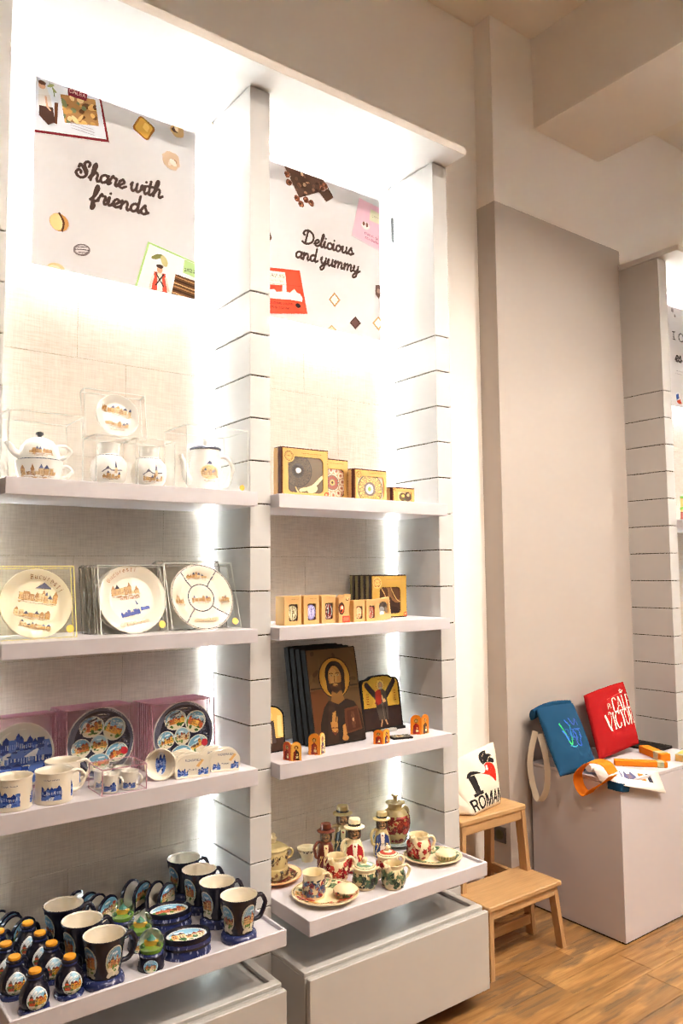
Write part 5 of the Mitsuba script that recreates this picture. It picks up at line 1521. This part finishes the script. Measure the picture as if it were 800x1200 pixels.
for lab, x, y, cols, sd, top in (("lidded sugar pot with dark green leaves and a green lid", 1.635, 2.085, [(44, 56, 46), (74, 96, 70), (30, 30, 28)], 330, (120, 146, 116)), ("lidded sugar pot with red flowers and a red ringed lid", 1.768, 2.125, RED, 333, (186, 70, 50))):
    M = at(x, y, TRAY)
    c = pot("sugar_pot", lab, "sugar pot", potp, "pot_glaze", M, flora(sd, -.11, .11, .010, .054, cols, .019, 44), pw, [(.036, .052, .038, .018, .064, .0045, -10)])
    lp = [(0, .064), (.038, .064), (.0385, .068), (.026, .076), (.008, .080), (0, .080)]
    ld = part(c, "lid", mikit.ply(lathe(lp), "pot_glaze", smooth=40), M)
    part(ld, "ring", printed([(rnd(.028).difference(rnd(.016)), top), (rnd(.034).difference(rnd(.0325)), (90, 70, 56))], dish([(0, .080), (.008, .080), (.026, .076), (.0385, .068)]), edge=.006), M)
    part(ld, "knob", mikit.ply(lathe([(0, .079), (.006, .080), (.006, .086), (.0095, .091), (.007, .097), (0, .099)], 24), "pot_glaze", smooth=50), M)
# right plate with a bowl
pot_plate("oval cream plate with green leaves, at the right front of the pottery tray", 1.982, 2.128, .100, "pot_glaze", [(rnd(.098), (234, 218, 178)), (rnd(.0965).difference(rnd(.094)), (110, 120, 90))] + ring_flora(340, .060, .082, GREEN + [(190, 170, 120)], .022, 24), 1.06, .90, -37)
pot("covered_bowl", "low round covered bowl with a striped side on the green leafed plate", "bowl", bowlp, "pot_glaze", at(2.012, 2.090, TRAY + .0075, 0, s=.95), [(sbox(-.12 + .012 * i, .006, -.116 + .012 * i, .022), (120, 110, 70)) for i in range(20)], [(.030, 0), (.037, .008), (.040, .020), (.038, .024)])
# large lidded jar on a grey plate
pot_plate("grey blue plate under the big two-handled jar in the back right corner", 1.992, 2.345, .090, "pot_grey", [(rnd(.087).difference(rnd(.082)), (52, 60, 70))] + ring_flora(345, .060, .075, [(130, 160, 160), (90, 116, 120)], .016, 18))
big = [(0, 0), (.032, 0), (.034, .004), (.047, .030), (.054, .070), (.052, .098), (.040, .118), (.030, .124), (.030, .130), (0, .130)]
M = at(1.992, 2.345, TRAY + .006)
c = pot("lidded_jar", "big brown flowered jar with two handles and a stepped lid, back right corner", "jar", big, "pot_olive", M, flora(350, -.06, .15, .040, .104, [(112, 30, 28), (90, 26, 24), (150, 50, 36)], .024, 46) + flora(351, -.06, .12, .008, .028, [(112, 30, 28)], .016, 12), [(.034, .004), (.047, .030), (.054, .070), (.052, .098), (.040, .118)], [(.040, .114, .050, .070, .072, .007, 8), (.040, .114, .050, .070, .072, .007, 172)])
ld = part(c, "lid", mikit.ply(lathe([(0, .130), (.026, .130), (.026, .142), (.038, .146), (.038, .149), (.018, .156), (0, .158)]), "pot_olive", smooth=40), M)
part(ld, "knob", mikit.ply(lathe([(0, .157), (.008, .158), (.008, .170), (.015, .173), (.015, .178), (0, .181)], 24), "pot_olive", smooth=40), M)

# bottles shaped like moustached men in hats
FIG = [(0, 0), (.031, 0), (.034, .004), (.035, .030), (.031, .066), (.026, .090), (.0195, .102), (.0195, .108), (.0225, .116), (.0225, .142), (.020, .148), (0, .150)]
FW = [(.034, .004), (.035, .030), (.031, .066), (.026, .090), (.0195, .102)]
FACE = [(.0195, .108), (.0225, .116), (.0225, .142)]
for lab, x, y, jk, glaze, hat, band, s, shirt in (("bottle shaped like a man in a brown hat, farthest left of the four", 1.622, 2.290, [(92, 34, 26), (70, 26, 22)], "pot_brown", "pot_brown", (60, 24, 18), .93, (226, 200, 150)),
                                           ("bottle shaped like a man in a tall pale hat, at the back", 1.750, 2.362, [(44, 50, 50), (60, 66, 60)], "pot_olive", "pot_olive", (30, 28, 26), 1.06, (206, 196, 150)),
                                           ("bottle shaped like a man in a red jacket and pale hat, foremost of the four", 1.697, 2.222, [(166, 34, 40), (130, 26, 30)], "pot_glaze", "pot_glaze", (40, 34, 30), 1.04, (240, 228, 200)),
                                           ("bottle shaped like a man in a blue jacket, in front of the big jar", 1.862, 2.270, [(34, 50, 96), (24, 36, 74)], "pot_olive", "pot_olive", (50, 44, 36), .93, (222, 206, 190))):
    c = thing("figure_bottle", lab, "bottle")
    M = at(x, y, TRAY, -34, s=s)
    part(c, "body", mikit.ply(lathe(FIG), glaze, smooth=40), M)
    P = [(poly((-.036, .012), (-.036, .080), (-.012, .096), (-.006, .060), (-.008, .012)), jk[0]), (poly((.036, .012), (.036, .080), (.012, .096), (.006, .060), (.008, .012)), jk[0]), (poly((-.012, .098), (.012, .098), (.006, .060), (-.006, .060)), shirt), (sbox(-.010, .012, .010, .058), shirt), (sbox(-.012, .050, .012, .058), jk[1]),
         (line([(-.030, .02), (-.014, .06)], .003), (222, 190, 120)), (line([(.030, .02), (.014, .06)], .003), (222, 190, 120)), (ell(0, .088, .004, .003), (150, 40, 40)), (leaf(-.026, .05, .012, .004, 60), (226, 190, 120)), (leaf(.024, .05, .012, .004, 120), (226, 190, 120)), (sbox(-.030, .003, .030, .010), jk[1])]
    part(c, "clothes", printed(P, round_wall(FW, .033), edge=.006), M)
    Q = [(sbox(-.036, .110, .036, .147), (52, 36, 26)), (ell(0, .127, .0150, .0165), (224, 176, 124)), (ell(-.006, .131, .0028, .0018), (246, 240, 228)), (ell(.006, .131, .0028, .0018), (246, 240, 228)), (ell(-.006, .131, .0013, .0015), (30, 24, 22)), (ell(.006, .131, .0013, .0015), (30, 24, 22)), (line([(-.010, .135), (-.003, .1355)], .0016), (40, 28, 22)), (line([(.003, .1355), (.010, .135)], .0016), (40, 28, 22)),
         (poly((0, .1225), (-.012, .1175), (-.010, .1215), (-.003, .1245), (0, .1235), (.003, .1245), (.010, .1215), (.012, .1175)), (36, 26, 20)), (line([(-.003, .1165), (.003, .1165)], .0016), (170, 66, 54))]
    part(c, "face_paint", printed(Q, round_wall(FACE, .0225), edge=.005, lift=4e-4), M)
    part(c, "nose", mikit.ply(trimesh.creation.icosphere(2, .0034), "pot_skin", smooth=True), M @ at(0, -.0235, .127))
    ht = part(c, "hat", mikit.ply(lathe([(0, .144), (.034, .143), (.035, .146), (.030, .149), (.022, .150), (.0205, .168), (.0190, .172), (0, .174)]), hat, smooth=40), M)
    part(ht, "hat_band", printed([(sbox(-.07, .1515, .07, .158), band)], round_wall([(.022, .150), (.0205, .168)], .021), edge=.006), M)
    part(c, "handle", mikit.ply(loop_handle(.018, .104, .033, .050, .050, .0052, 1.1), glaze, smooth=60), M @ at(rz=205))

# ================================================================ cloth bags on the stool and the pedestal
mat("canvas_cream", (226, 214, 194), 0.85, 0.2, bump=(mikit.proc(canvas_relief, 4e-4), 0.0004))
mat("canvas_red", (146, 12, 16), 0.85, 0.2, bump=(mikit.proc(canvas_relief, 4e-4), 0.0004))
mat("canvas_blue", (14, 60, 92), 0.85, 0.2, bump=(mikit.proc(canvas_relief, 4e-4), 0.0004))
mat("canvas_orange", (214, 116, 24), 0.85, 0.2)
mat("canvas_white", (232, 226, 218), 0.85, 0.2)
mat("foil_print", {"type": "mesh_attribute", "name": "vertex_color"}, 0.25, 0.6, metal=0.6)


class Cushion:
    """A stuffed cloth bag: four corners (bottom left, bottom right, top left, top right), thickness and soft creases; its front bulges towards the viewer."""

    def __init__(self, bl, br, tl, tr, depth, seed, crease=.006, side=1.0):
        self.c = [np.array(q, float) for q in (bl, br, tl, tr)]
        self.w, self.h = np.linalg.norm(self.c[1] - self.c[0]), np.linalg.norm(self.c[2] - self.c[0])
        self.depth, self.seed, self.crease, self.side = depth, seed, crease, side

    def at(self, s, t, face):
        """s, t in 0..1; face +1 front, -1 back."""
        bl, br, tl, tr = self.c
        s, t = np.asarray(s, float), np.asarray(t, float)
        p = ((1 - s) * (1 - t))[:, None] * bl + (s * (1 - t))[:, None] * br + ((1 - s) * t)[:, None] * tl + (s * t)[:, None] * tr
        n = np.cross(br - bl, tl - bl)
        n = n / np.linalg.norm(n)
        edge = np.clip(4 * s * (1 - s), 0, 1) ** .5 * np.clip(np.where(t < .5, 4 * t * (1 - t), 1 - ((t - .5) * 2) ** 3 * .7), 0, 1) ** .5
        q = np.stack([s * 3.1, t * 3.1 + s * 1.2, 0 * s + face * 2.0], 1)
        wr = (meshkit.fbm(q * 1.0, 3, self.seed) - .5) * 2 * self.crease + np.sin(t * 17 + s * 5 + self.seed) * self.crease * .22 * np.exp(-((t - .12) / .18) ** 2)
        sag = -self.depth * .35 * np.exp(-(t / .2) ** 2) * np.clip(4 * s * (1 - s), 0, 1)
        off = face * (self.depth / 2 * edge) + wr * edge
        return p + n * off[:, None] + np.array([0, 0, 1.0]) * (0 * sag)[:, None]

    def mesh(self, n=44):
        s, t = np.meshgrid(np.linspace(0, 1, n), np.linspace(0, 1, n))
        s, t = s.ravel(), t.ravel()
        a, b = self.at(s, t, 1.0), self.at(s, t, -1.0)
        v = np.vstack([a, b])
        f = []
        for i in range(n - 1):
            for j in range(n - 1):
                k = i * n + j
                f += [[k, k + 1, k + n + 1], [k, k + n + 1, k + n]]
                o = n * n
                f += [[o + k, o + k + n + 1, o + k + 1], [o + k, o + k + n, o + k + n + 1]]
        m = trimesh.Trimesh(v, f)
        m.merge_vertices(digits_vertex=6)
        m.fix_normals()
        return m

    def surf(self, u, v):
        """u, v in metres from the middle of the bag's front."""
        s, t = np.asarray(u) / self.w + .5, np.asarray(v) / self.h + .5
        p = self.at(s, t, 1.0)
        du, dv = self.at(s + 2e-3, t, 1.0) - p, self.at(s, t + 2e-3, 1.0) - p
        n = np.cross(du, dv)
        return p, n / np.linalg.norm(n, axis=1, keepdims=True)


def band(path, width, up, t=.0016, twist=None):
    """A flat ribbon along the path, width across it towards 'up'."""
    p = np.array(path, float)
    d = np.gradient(p, axis=0)
    d /= np.linalg.norm(d, axis=1, keepdims=True)
    u = np.broadcast_to(np.array(up, float), p.shape)
    u = u - d * (u * d).sum(1, keepdims=True)
    u /= np.linalg.norm(u, axis=1, keepdims=True) + 1e-9
    n = np.cross(d, u)
    v, f = [], []
    for q, a, b in zip(p, u, n):
        v += [q - a * width / 2 - b * t / 2, q + a * width / 2 - b * t / 2, q + a * width / 2 + b * t / 2, q - a * width / 2 + b * t / 2]
    for i in range(len(p) - 1):
        for k in range(4):
            a, b = 4 * i + k, 4 * i + (k + 1) % 4
            f += [[a, b, b + 4], [a, b + 4, a + 4]]
    e = 4 * (len(p) - 1)
    f += [[0, 2, 1], [0, 3, 2], [e, e + 1, e + 2], [e, e + 2, e + 3]]
    m = trimesh.Trimesh(v, f, process=False)
    m.fix_normals()
    return m


def bag_print(c, cu, polys, mat_="print_paper", name="print"):
    return part(c, name, printed(clip(polys, sbox(-cu.w * .49, -cu.h * .49, cu.w * .49, cu.h * .49)), cu.surf, edge=.012, lift=6e-4, mat=mat_))


# cream bag on the stool
c = thing("tote_bag", "cream canvas tote reading I love ROMANIA with a rooster heart, slumped on the stool", "tote bag")
cu = Cushion((2.345, 2.268, .538), (2.560, 2.318, .538), (2.270, 2.395, .712), (2.575, 2.365, .782), .085, 5, .010)
part(c, "body", mikit.ply(cu.mesh(), "canvas_cream", smooth=True))
gus = trimesh.convex.convex_hull(np.array([(2.345, 2.268, .537), (2.28, 2.33, .537), (2.40, 2.40, .537), (2.262, 2.39, .69), (2.30, 2.40, .70), (2.345, 2.272, .56), (2.272, 2.33, .60)]))
m = gus.subdivide().subdivide().subdivide()
m = trimesh.smoothing.filter_taubin(m, iterations=12)
part(c, "side_fold", mikit.ply(m, "canvas_cream", smooth=True))
K = (26, 24, 26)
kk = cu.h / .24
P = [(poly((-.072, -.058), (-.022, -.058), (-.022, -.046), (-.034, -.046), (-.034, .020), (-.062, .024), (-.060, -.046), (-.072, -.046)), K),
     (Polygon(curve([(-.066, .020), (-.056, .036), (-.040, .038), (-.024, .030), (-.006, .016), (-.030, .022), (-.046, .024)], 5, True)).buffer(0), K),
     (Polygon(curve([(-.012, .018), (.004, .012), (.020, .022), (.024, .040), (.040, .046), (.064, .034), (.078, .006), (.068, -.034), (.050, -.020), (.028, -.004), (.006, .008)], 5, True)).buffer(0), (214, 38, 28)),
     (ell(.030, .026, .006, .012, -20), (240, 232, 220)),
     (Polygon(curve([(.018, .046), (.012, .070), (.022, .090), (.040, .096), (.052, .092), (.048, .080), (.062, .076), (.074, .066), (.066, .060), (.080, .048), (.074, .036), (.056, .042), (.036, .048)], 5, True)).buffer(0), K),
     (line([(.024, .050), (.026, .072), (.040, .088)], .0030, 5), (228, 212, 184)), (line([(.044, .050), (.056, .062), (.068, .066)], .0030, 5), (228, 212, 184)),
     (letters("ROMAN", .044, .004, -.106, 0, .96, True), K)]
bag_print(c, cu, P)

# red bag leaning on the pier
c = thing("tote_bag", "red canvas bag lettered PE CALEA VICTORIEI, leaning on the grey pier", "tote bag")
cu = Cushion((3.108, 2.205, .655), (3.425, 2.200, .690), (3.235, 2.372, .915), (3.590, 2.385, .948), .085, 9, .015)
part(c, "body", mikit.ply(cu.mesh(), "canvas_red", smooth=True))
# tall thin display capitals, drawn as thin and thick strokes
THIN = {"C": (.62, [([(.56, .82), (.42, 1.0), (.2, .92), (.06, .6), (.08, .25), (.26, .0), (.5, .08), (.58, .24)], .07), ([(.12, .75), (.07, .5), (.12, .2)], .10)]), "A": (.62, [([(.0, .0), (.28, 1.0)], .05), ([(.28, 1.0), (.56, .0)], .10), ([(.1, .34), (.46, .34)], .04)]), "L": (.5, [([(.1, 1.0), (.1, .0)], .10), ([(.1, .02), (.42, .02), (.44, .14)], .05)]),
        "E": (.5, [([(.1, 1.0), (.1, .0)], .10), ([(.1, .98), (.42, .98), (.43, .86)], .05), ([(.1, .52), (.34, .52)], .04), ([(.1, .02), (.42, .02), (.44, .14)], .05)]), "V": (.72, [([(.0, 1.0), (.34, .0)], .12), ([(.34, .0), (.60, .9), (.56, 1.08), (.40, 1.12), (.34, 1.0)], .05)]), "I": (.28, [([(.12, 1.0), (.12, .0)], .10), ([(.02, .99), (.22, .99)], .04), ([(.02, .01), (.22, .01)], .04)]),
        "T": (.54, [([(.26, 1.0), (.26, .0)], .10), ([(.02, .88), (.04, .99), (.48, .99), (.50, .88)], .05)]), "O": (.66, [([(.3, 1.0), (.1, .8), (.05, .5), (.1, .2), (.3, .0), (.5, .2), (.55, .5), (.5, .8), (.3, 1.0)], .07)]), "R": (.56, [([(.1, 1.0), (.1, .0)], .10), ([(.1, .98), (.36, .96), (.44, .76), (.34, .54), (.1, .5)], .05), ([(.24, .52), (.50, .0)], .08)]),
        "P": (.5, [([(.1, 1.0), (.1, .0)], .10), ([(.1, .98), (.36, .96), (.44, .74), (.32, .5), (.1, .46)], .06)]), " ": (.3, [])}


def thin(text, x, y, h, k=1.0):
    w, G = 0.0, []
    for ch in text:
        adv, st_ = THIN[ch]
        for p, t in st_:
            q = curve(p, 5) if len(p) > 3 else np.array(p)
            G.append(LineString(np.c_[x + (q[:, 0] + w) * h * k, y + q[:, 1] * h]).buffer(t * h * .55, quad_segs=2))
        w += adv
    return unary_union(G)


W_ = (244, 226, 212)
P = [(thin("PE", -.052, .046, .026), W_), (thin("CALEA", -.020, .020, .074), W_), (thin("VICTORIEI", -.078, -.062, .082, .80), W_), (thin("VV", -.088, -.074, .0001), W_)]
P += [(line([(-.046, .096), (.02, .104), (.10, .112)], .0022), (226, 90, 84)), (ell(.082, .112, .016, .005, 6), (236, 206, 196)), (leaf(.066, .118, .014, .004, 40), W_), (leaf(.080, .120, .014, .004, 70), W_), (leaf(.096, .116, .012, .004, 20), W_)]
bag_print(c, cu, P)

# blue bag
c = thing("tote_bag", "dark blue canvas bag with a shiny foil print, hanging over the pedestal's left edge", "tote bag")
cu = Cushion((2.752, 2.150, .650), (3.000, 2.140, .652), (2.852, 2.352, .892), (3.150, 2.372, .884), .080, 14, .014)
part(c, "body", mikit.ply(cu.mesh(), "canvas_blue", smooth=True))
fl_ = [(line([(-.05, .06), (-.035, -.02), (-.02, -.05), (-.005, .0), (.0, .04)], .007, 5), (60, 220, 120)), (line([(-.02, .07), (.0, .03), (-.012, -.01), (.02, -.02)], .006, 5), (60, 120, 230)), (line([(.01, .075), (.03, .04), (.05, .07), (.06, .04)], .006, 5), (70, 110, 220)), (line([(.01, .02), (.03, -.01), (.02, -.05), (.045, -.06), (.05, -.03)], .007, 5), (50, 100, 220)), (line([(-.03, -.055), (-.01, -.065), (.01, -.06)], .005, 4), (70, 190, 220)), (line([(.03, .02), (.05, .01), (.06, -.02)], .006, 5), (70, 130, 235)), (thin("VICT", -.05, -.03, .05, 1.1), (54, 120, 226))]
bag_print(c, cu, fl_, "foil_print", "foil_print")
roll = sweep(curve([(2.842, 2.368, .868), (2.93, 2.376, .884), (3.03, 2.384, .886), (3.14, 2.388, .878)], 6), .026, 14, flat=.55, ref=(0, 1, .3))
part(c, "rolled_edge", mikit.ply(roll, "canvas_blue", smooth=50))
loop = curve([(2.835, 2.345, .800), (2.832, 2.372, .70), (2.834, 2.380, .62), (2.838, 2.362, .53), (2.842, 2.340, .492), (2.845, 2.305, .535), (2.846, 2.292, .62), (2.844, 2.302, .71), (2.840, 2.325, .79)], 8)
part(c, "strap", mikit.ply(band(loop, .026, (.6, -.75, 0), .002), "canvas_cream", smooth=40), label="cream webbing strap")

# orange scarf, white pouch, small blue cloth
c = thing("fabric_loop", "orange cloth band folded in a loop over the pedestal's front left corner", "scarf")
p = curve([(2.842, y, z) for y, z in ((1.950, .690), (1.985, .722), (2.040, .722), (2.085, .700), (2.125, .652), (2.118, .602), (2.085, .576), (2.050, .606), (1.985, .650), (1.952, .680))], 8)
put(c, mikit.ply(band(p, .050, (.94, -.2, .2), .003), "canvas_orange", smooth=40))
c = thing("cloth_pouch", "white printed cloth pouch lying over the front edge of the pedestal", "pouch")


class Patch:
    def __init__(self, rows):
        self.r = [curve(r, 6) for r in rows]

    def at(self, s, t):
        n = len(self.r[0])
        out = 0
        for k, r in enumerate(self.r):
            q = np.stack([np.interp(s, np.linspace(0, 1, n), r[:, i]) for i in range(3)], 1)
            wgt = (1 - t) if k == 0 else t
            out = out + q * wgt[:, None]
        return out


lo = [(2.858, 2.030, .640), (2.872, 1.922, .640), (3.03, 1.914, .598), (3.168, 1.915, .560)]
hi = [(2.905, 2.100, .688), (2.985, 2.04, .672), (3.06, 1.985, .664), (3.128, 1.925, .656)]
pt = Patch([lo, hi])
s, t = np.meshgrid(np.linspace(0, 1, 40), np.linspace(0, 1, 14))
s, t = s.ravel(), t.ravel()
top = pt.at(s, t)
bul = (np.clip(4 * t * (1 - t), 0, 1) ** .5 * np.clip(4 * s * (1 - s), 0, 1) ** .3 * .012)[:, None]
nrm = np.array([-.1, -.75, .65])
v = np.vstack([top + nrm * (bul + .001), top - nrm * .001])
f = []
for i in range(13):
    for j in range(39):
        k = i * 40 + j
        f += [[k, k + 1, k + 41], [k, k + 41, k + 40], [560 + k, 560 + k + 41, 560 + k + 1], [560 + k, 560 + k + 40, 560 + k + 41]]
for edge_ in ([i * 40 for i in range(14)], [i * 40 + 39 for i in range(14)], list(range(40)), list(range(520, 560))):
    for a_, b_ in zip(edge_[:-1], edge_[1:]):
        f += [[a_, b_, b_ + 560], [a_, b_ + 560, a_ + 560]]
m = trimesh.Trimesh(v, f, process=False)
m.fix_normals()
part(c, "body", mikit.ply(m, "canvas_white", smooth=True))


def pouch_surf(u, v):
    s, t = np.asarray(u), np.asarray(v)
    p = pt.at(s, t) + nrm * ((np.clip(4 * t * (1 - t), 0, 1) ** .5 * np.clip(4 * s * (1 - s), 0, 1) ** .3 * .012)[:, None] + .001)
    return p, np.tile(nrm / np.linalg.norm(nrm), (len(s), 1))


P = []
for i in range(4):
    P.append((sbox(.22, .38 + .10 * i, .22 + .05 + .03 * (i % 2), .42 + .10 * i), (150, 120, 120)))
P += [(sbox(.33, .42, .345, .72), (60, 60, 110)), (poly((.36, .40), (.40, .78), (.44, .52), (.50, .80), (.56, .45), (.56, .36), (.40, .34)), (90, 92, 130)), (ell(.45, .5, .04, .12), (130, 110, 120)), (sbox(.56, .36, .57, .5), (70, 60, 60)), (sbox(.60, .36, .69, .72), (226, 104, 40)), (sbox(.62, .44, .67, .52), (240, 150, 90)), (sbox(.73, .34, .80, .74), (44, 44, 58)), (sbox(.745, .42, .785, .46), (90, 90, 104)), (sbox(.745, .54, .785, .58), (90, 90, 104))]
part(c, "print", printed(P, pouch_surf, edge=.05, lift=6e-4, mat="print_paper"))
c = thing("rolled_cloth", "small rolled white cloth inside the orange loop", "cloth")
put(c, mikit.ply(sweep(curve([(2.885, 2.105, .676), (2.92, 2.10, .676), (2.965, 2.09, .676)], 5), [.018, .021, .021, .022, .022, .022, .022, .021, .021, .020, .018][:11], 16), "canvas_white", smooth=50))
c = thing("cloth_corner", "dark blue cloth corner showing under the white pouch", "cloth")
put(c, mikit.ply(band(curve([(2.858, 1.990, .634), (2.862, 1.932, .632), (2.92, 1.929, .622)], 6), .034, (0, -.2, 1), .004), "canvas_blue", smooth=30))

# boxed things on the pedestal's right half
def flat_box(name, label, a, b, w, z0, z1, m_, ends, cat_):
    """A flat box from a to b on the pedestal, its far or near end wrapped in patterned paper."""
    c = thing(name, label, cat_)
    a, b = np.array(a, float), np.array(b, float)
    l = np.linalg.norm(b - a)
    rz = math.degrees(math.atan2(b[1] - a[1], b[0] - a[0]))
    M = at(a[0], a[1], z0, rz)
    part(c, "body", mikit.ply(bevel_box(0, l, -w / 2, w / 2, 0, z1 - z0), m_), M)
    x0 = l * ends[0]
    x1 = l * ends[1]
    e = part(c, "patterned_sleeve", mikit.ply(bevel_box(x0, x1, -w / 2 - .0008, w / 2 + .0008, -.0, z1 - z0 + .0008), "map_paper"), M)
    return c


mat("map_paper", mikit.proc(lambda p, n, uv: mix((0.36, 0.38, 0.24), (0.62, 0.50, 0.26), smoothstep(.4, .6, fbm(p.x * 60, p.y * 60, p.z * 60, 3)))), 0.6, 0.3)
mat("card_yellow", (222, 160, 52), 0.55, 0.3)
flat_box("long_box", "long flat orange box with a patterned sleeve, lying behind the white pouch", (3.115, 2.130), (3.262, 1.962), .044, .649, .672, "canvas_orange", (.80, .94), "box")
flat_box("long_box", "long flat orange box with a patterned sleeve, between the red bag and the black folder", (3.435, 2.185), (3.352, 2.02), .050, .649, .682, "canvas_orange", (.66, .88), "box")
flat_box("long_box", "yellow box with a patterned sleeve at the right edge of the photo", (3.395, 1.972), (3.58, 2.015), .05, .649, .680, "card_yellow", (.0, .10), "box")
c = thing("folder", "flat black folder lying at the back of the pedestal beside the red bag", "folder")
put(c, bx(3.475, 3.615, 2.14, 2.33, .649, .662, mat="board_black", b=.002), None)

# things on the far shelf, cut by the right edge of the photo
for i, (z, col) in enumerate(((1.79, (150, 60, 44)), )):
    c = thing("souvenir_tin", "small red and green tin on the far shelf at the photo's right edge", "tin")
    M = at(3.995, 2.22, z)
    part(c, "body", mikit.ply(lathe([(0, 0), (.034, 0), (.035, .002), (.035, .060), (.034, .062), (0, .062)], 40), "card_gold", smooth=40), M)
    part(c, "label_print", printed([(sbox(-.1, .010, .1, .05), (150, 50, 36)), (sbox(-.02, .018, .02, .044), (230, 220, 190)), (ell(.0, .030, .012, .010), (60, 110, 50))], round_wall([(.035, .002), (.035, .060)], .035, -60), edge=.006), M)
    ld = part(c, "lid", mikit.ply(lathe([(0, .062), (.036, .062), (.0365, .064), (.0365, .074), (.035, .077), (0, .077)], 40), "globe_green", smooth=40), M)
c = thing("souvenir_tin", "second small tin stacked on the red and green tin", "tin")
M = at(3.998, 2.22, 1.79 + .0772)
part(c, "body", mikit.ply(lathe([(0, 0), (.034, 0), (.035, .002), (.035, .044), (.034, .046), (0, .046)], 40), "card_gold", smooth=40), M)
part(c, "lid", mikit.ply(lathe([(0, .046), (.036, .046), (.0365, .048), (.0365, .056), (.035, .059), (0, .059)], 40), "globe_green", smooth=40), M)
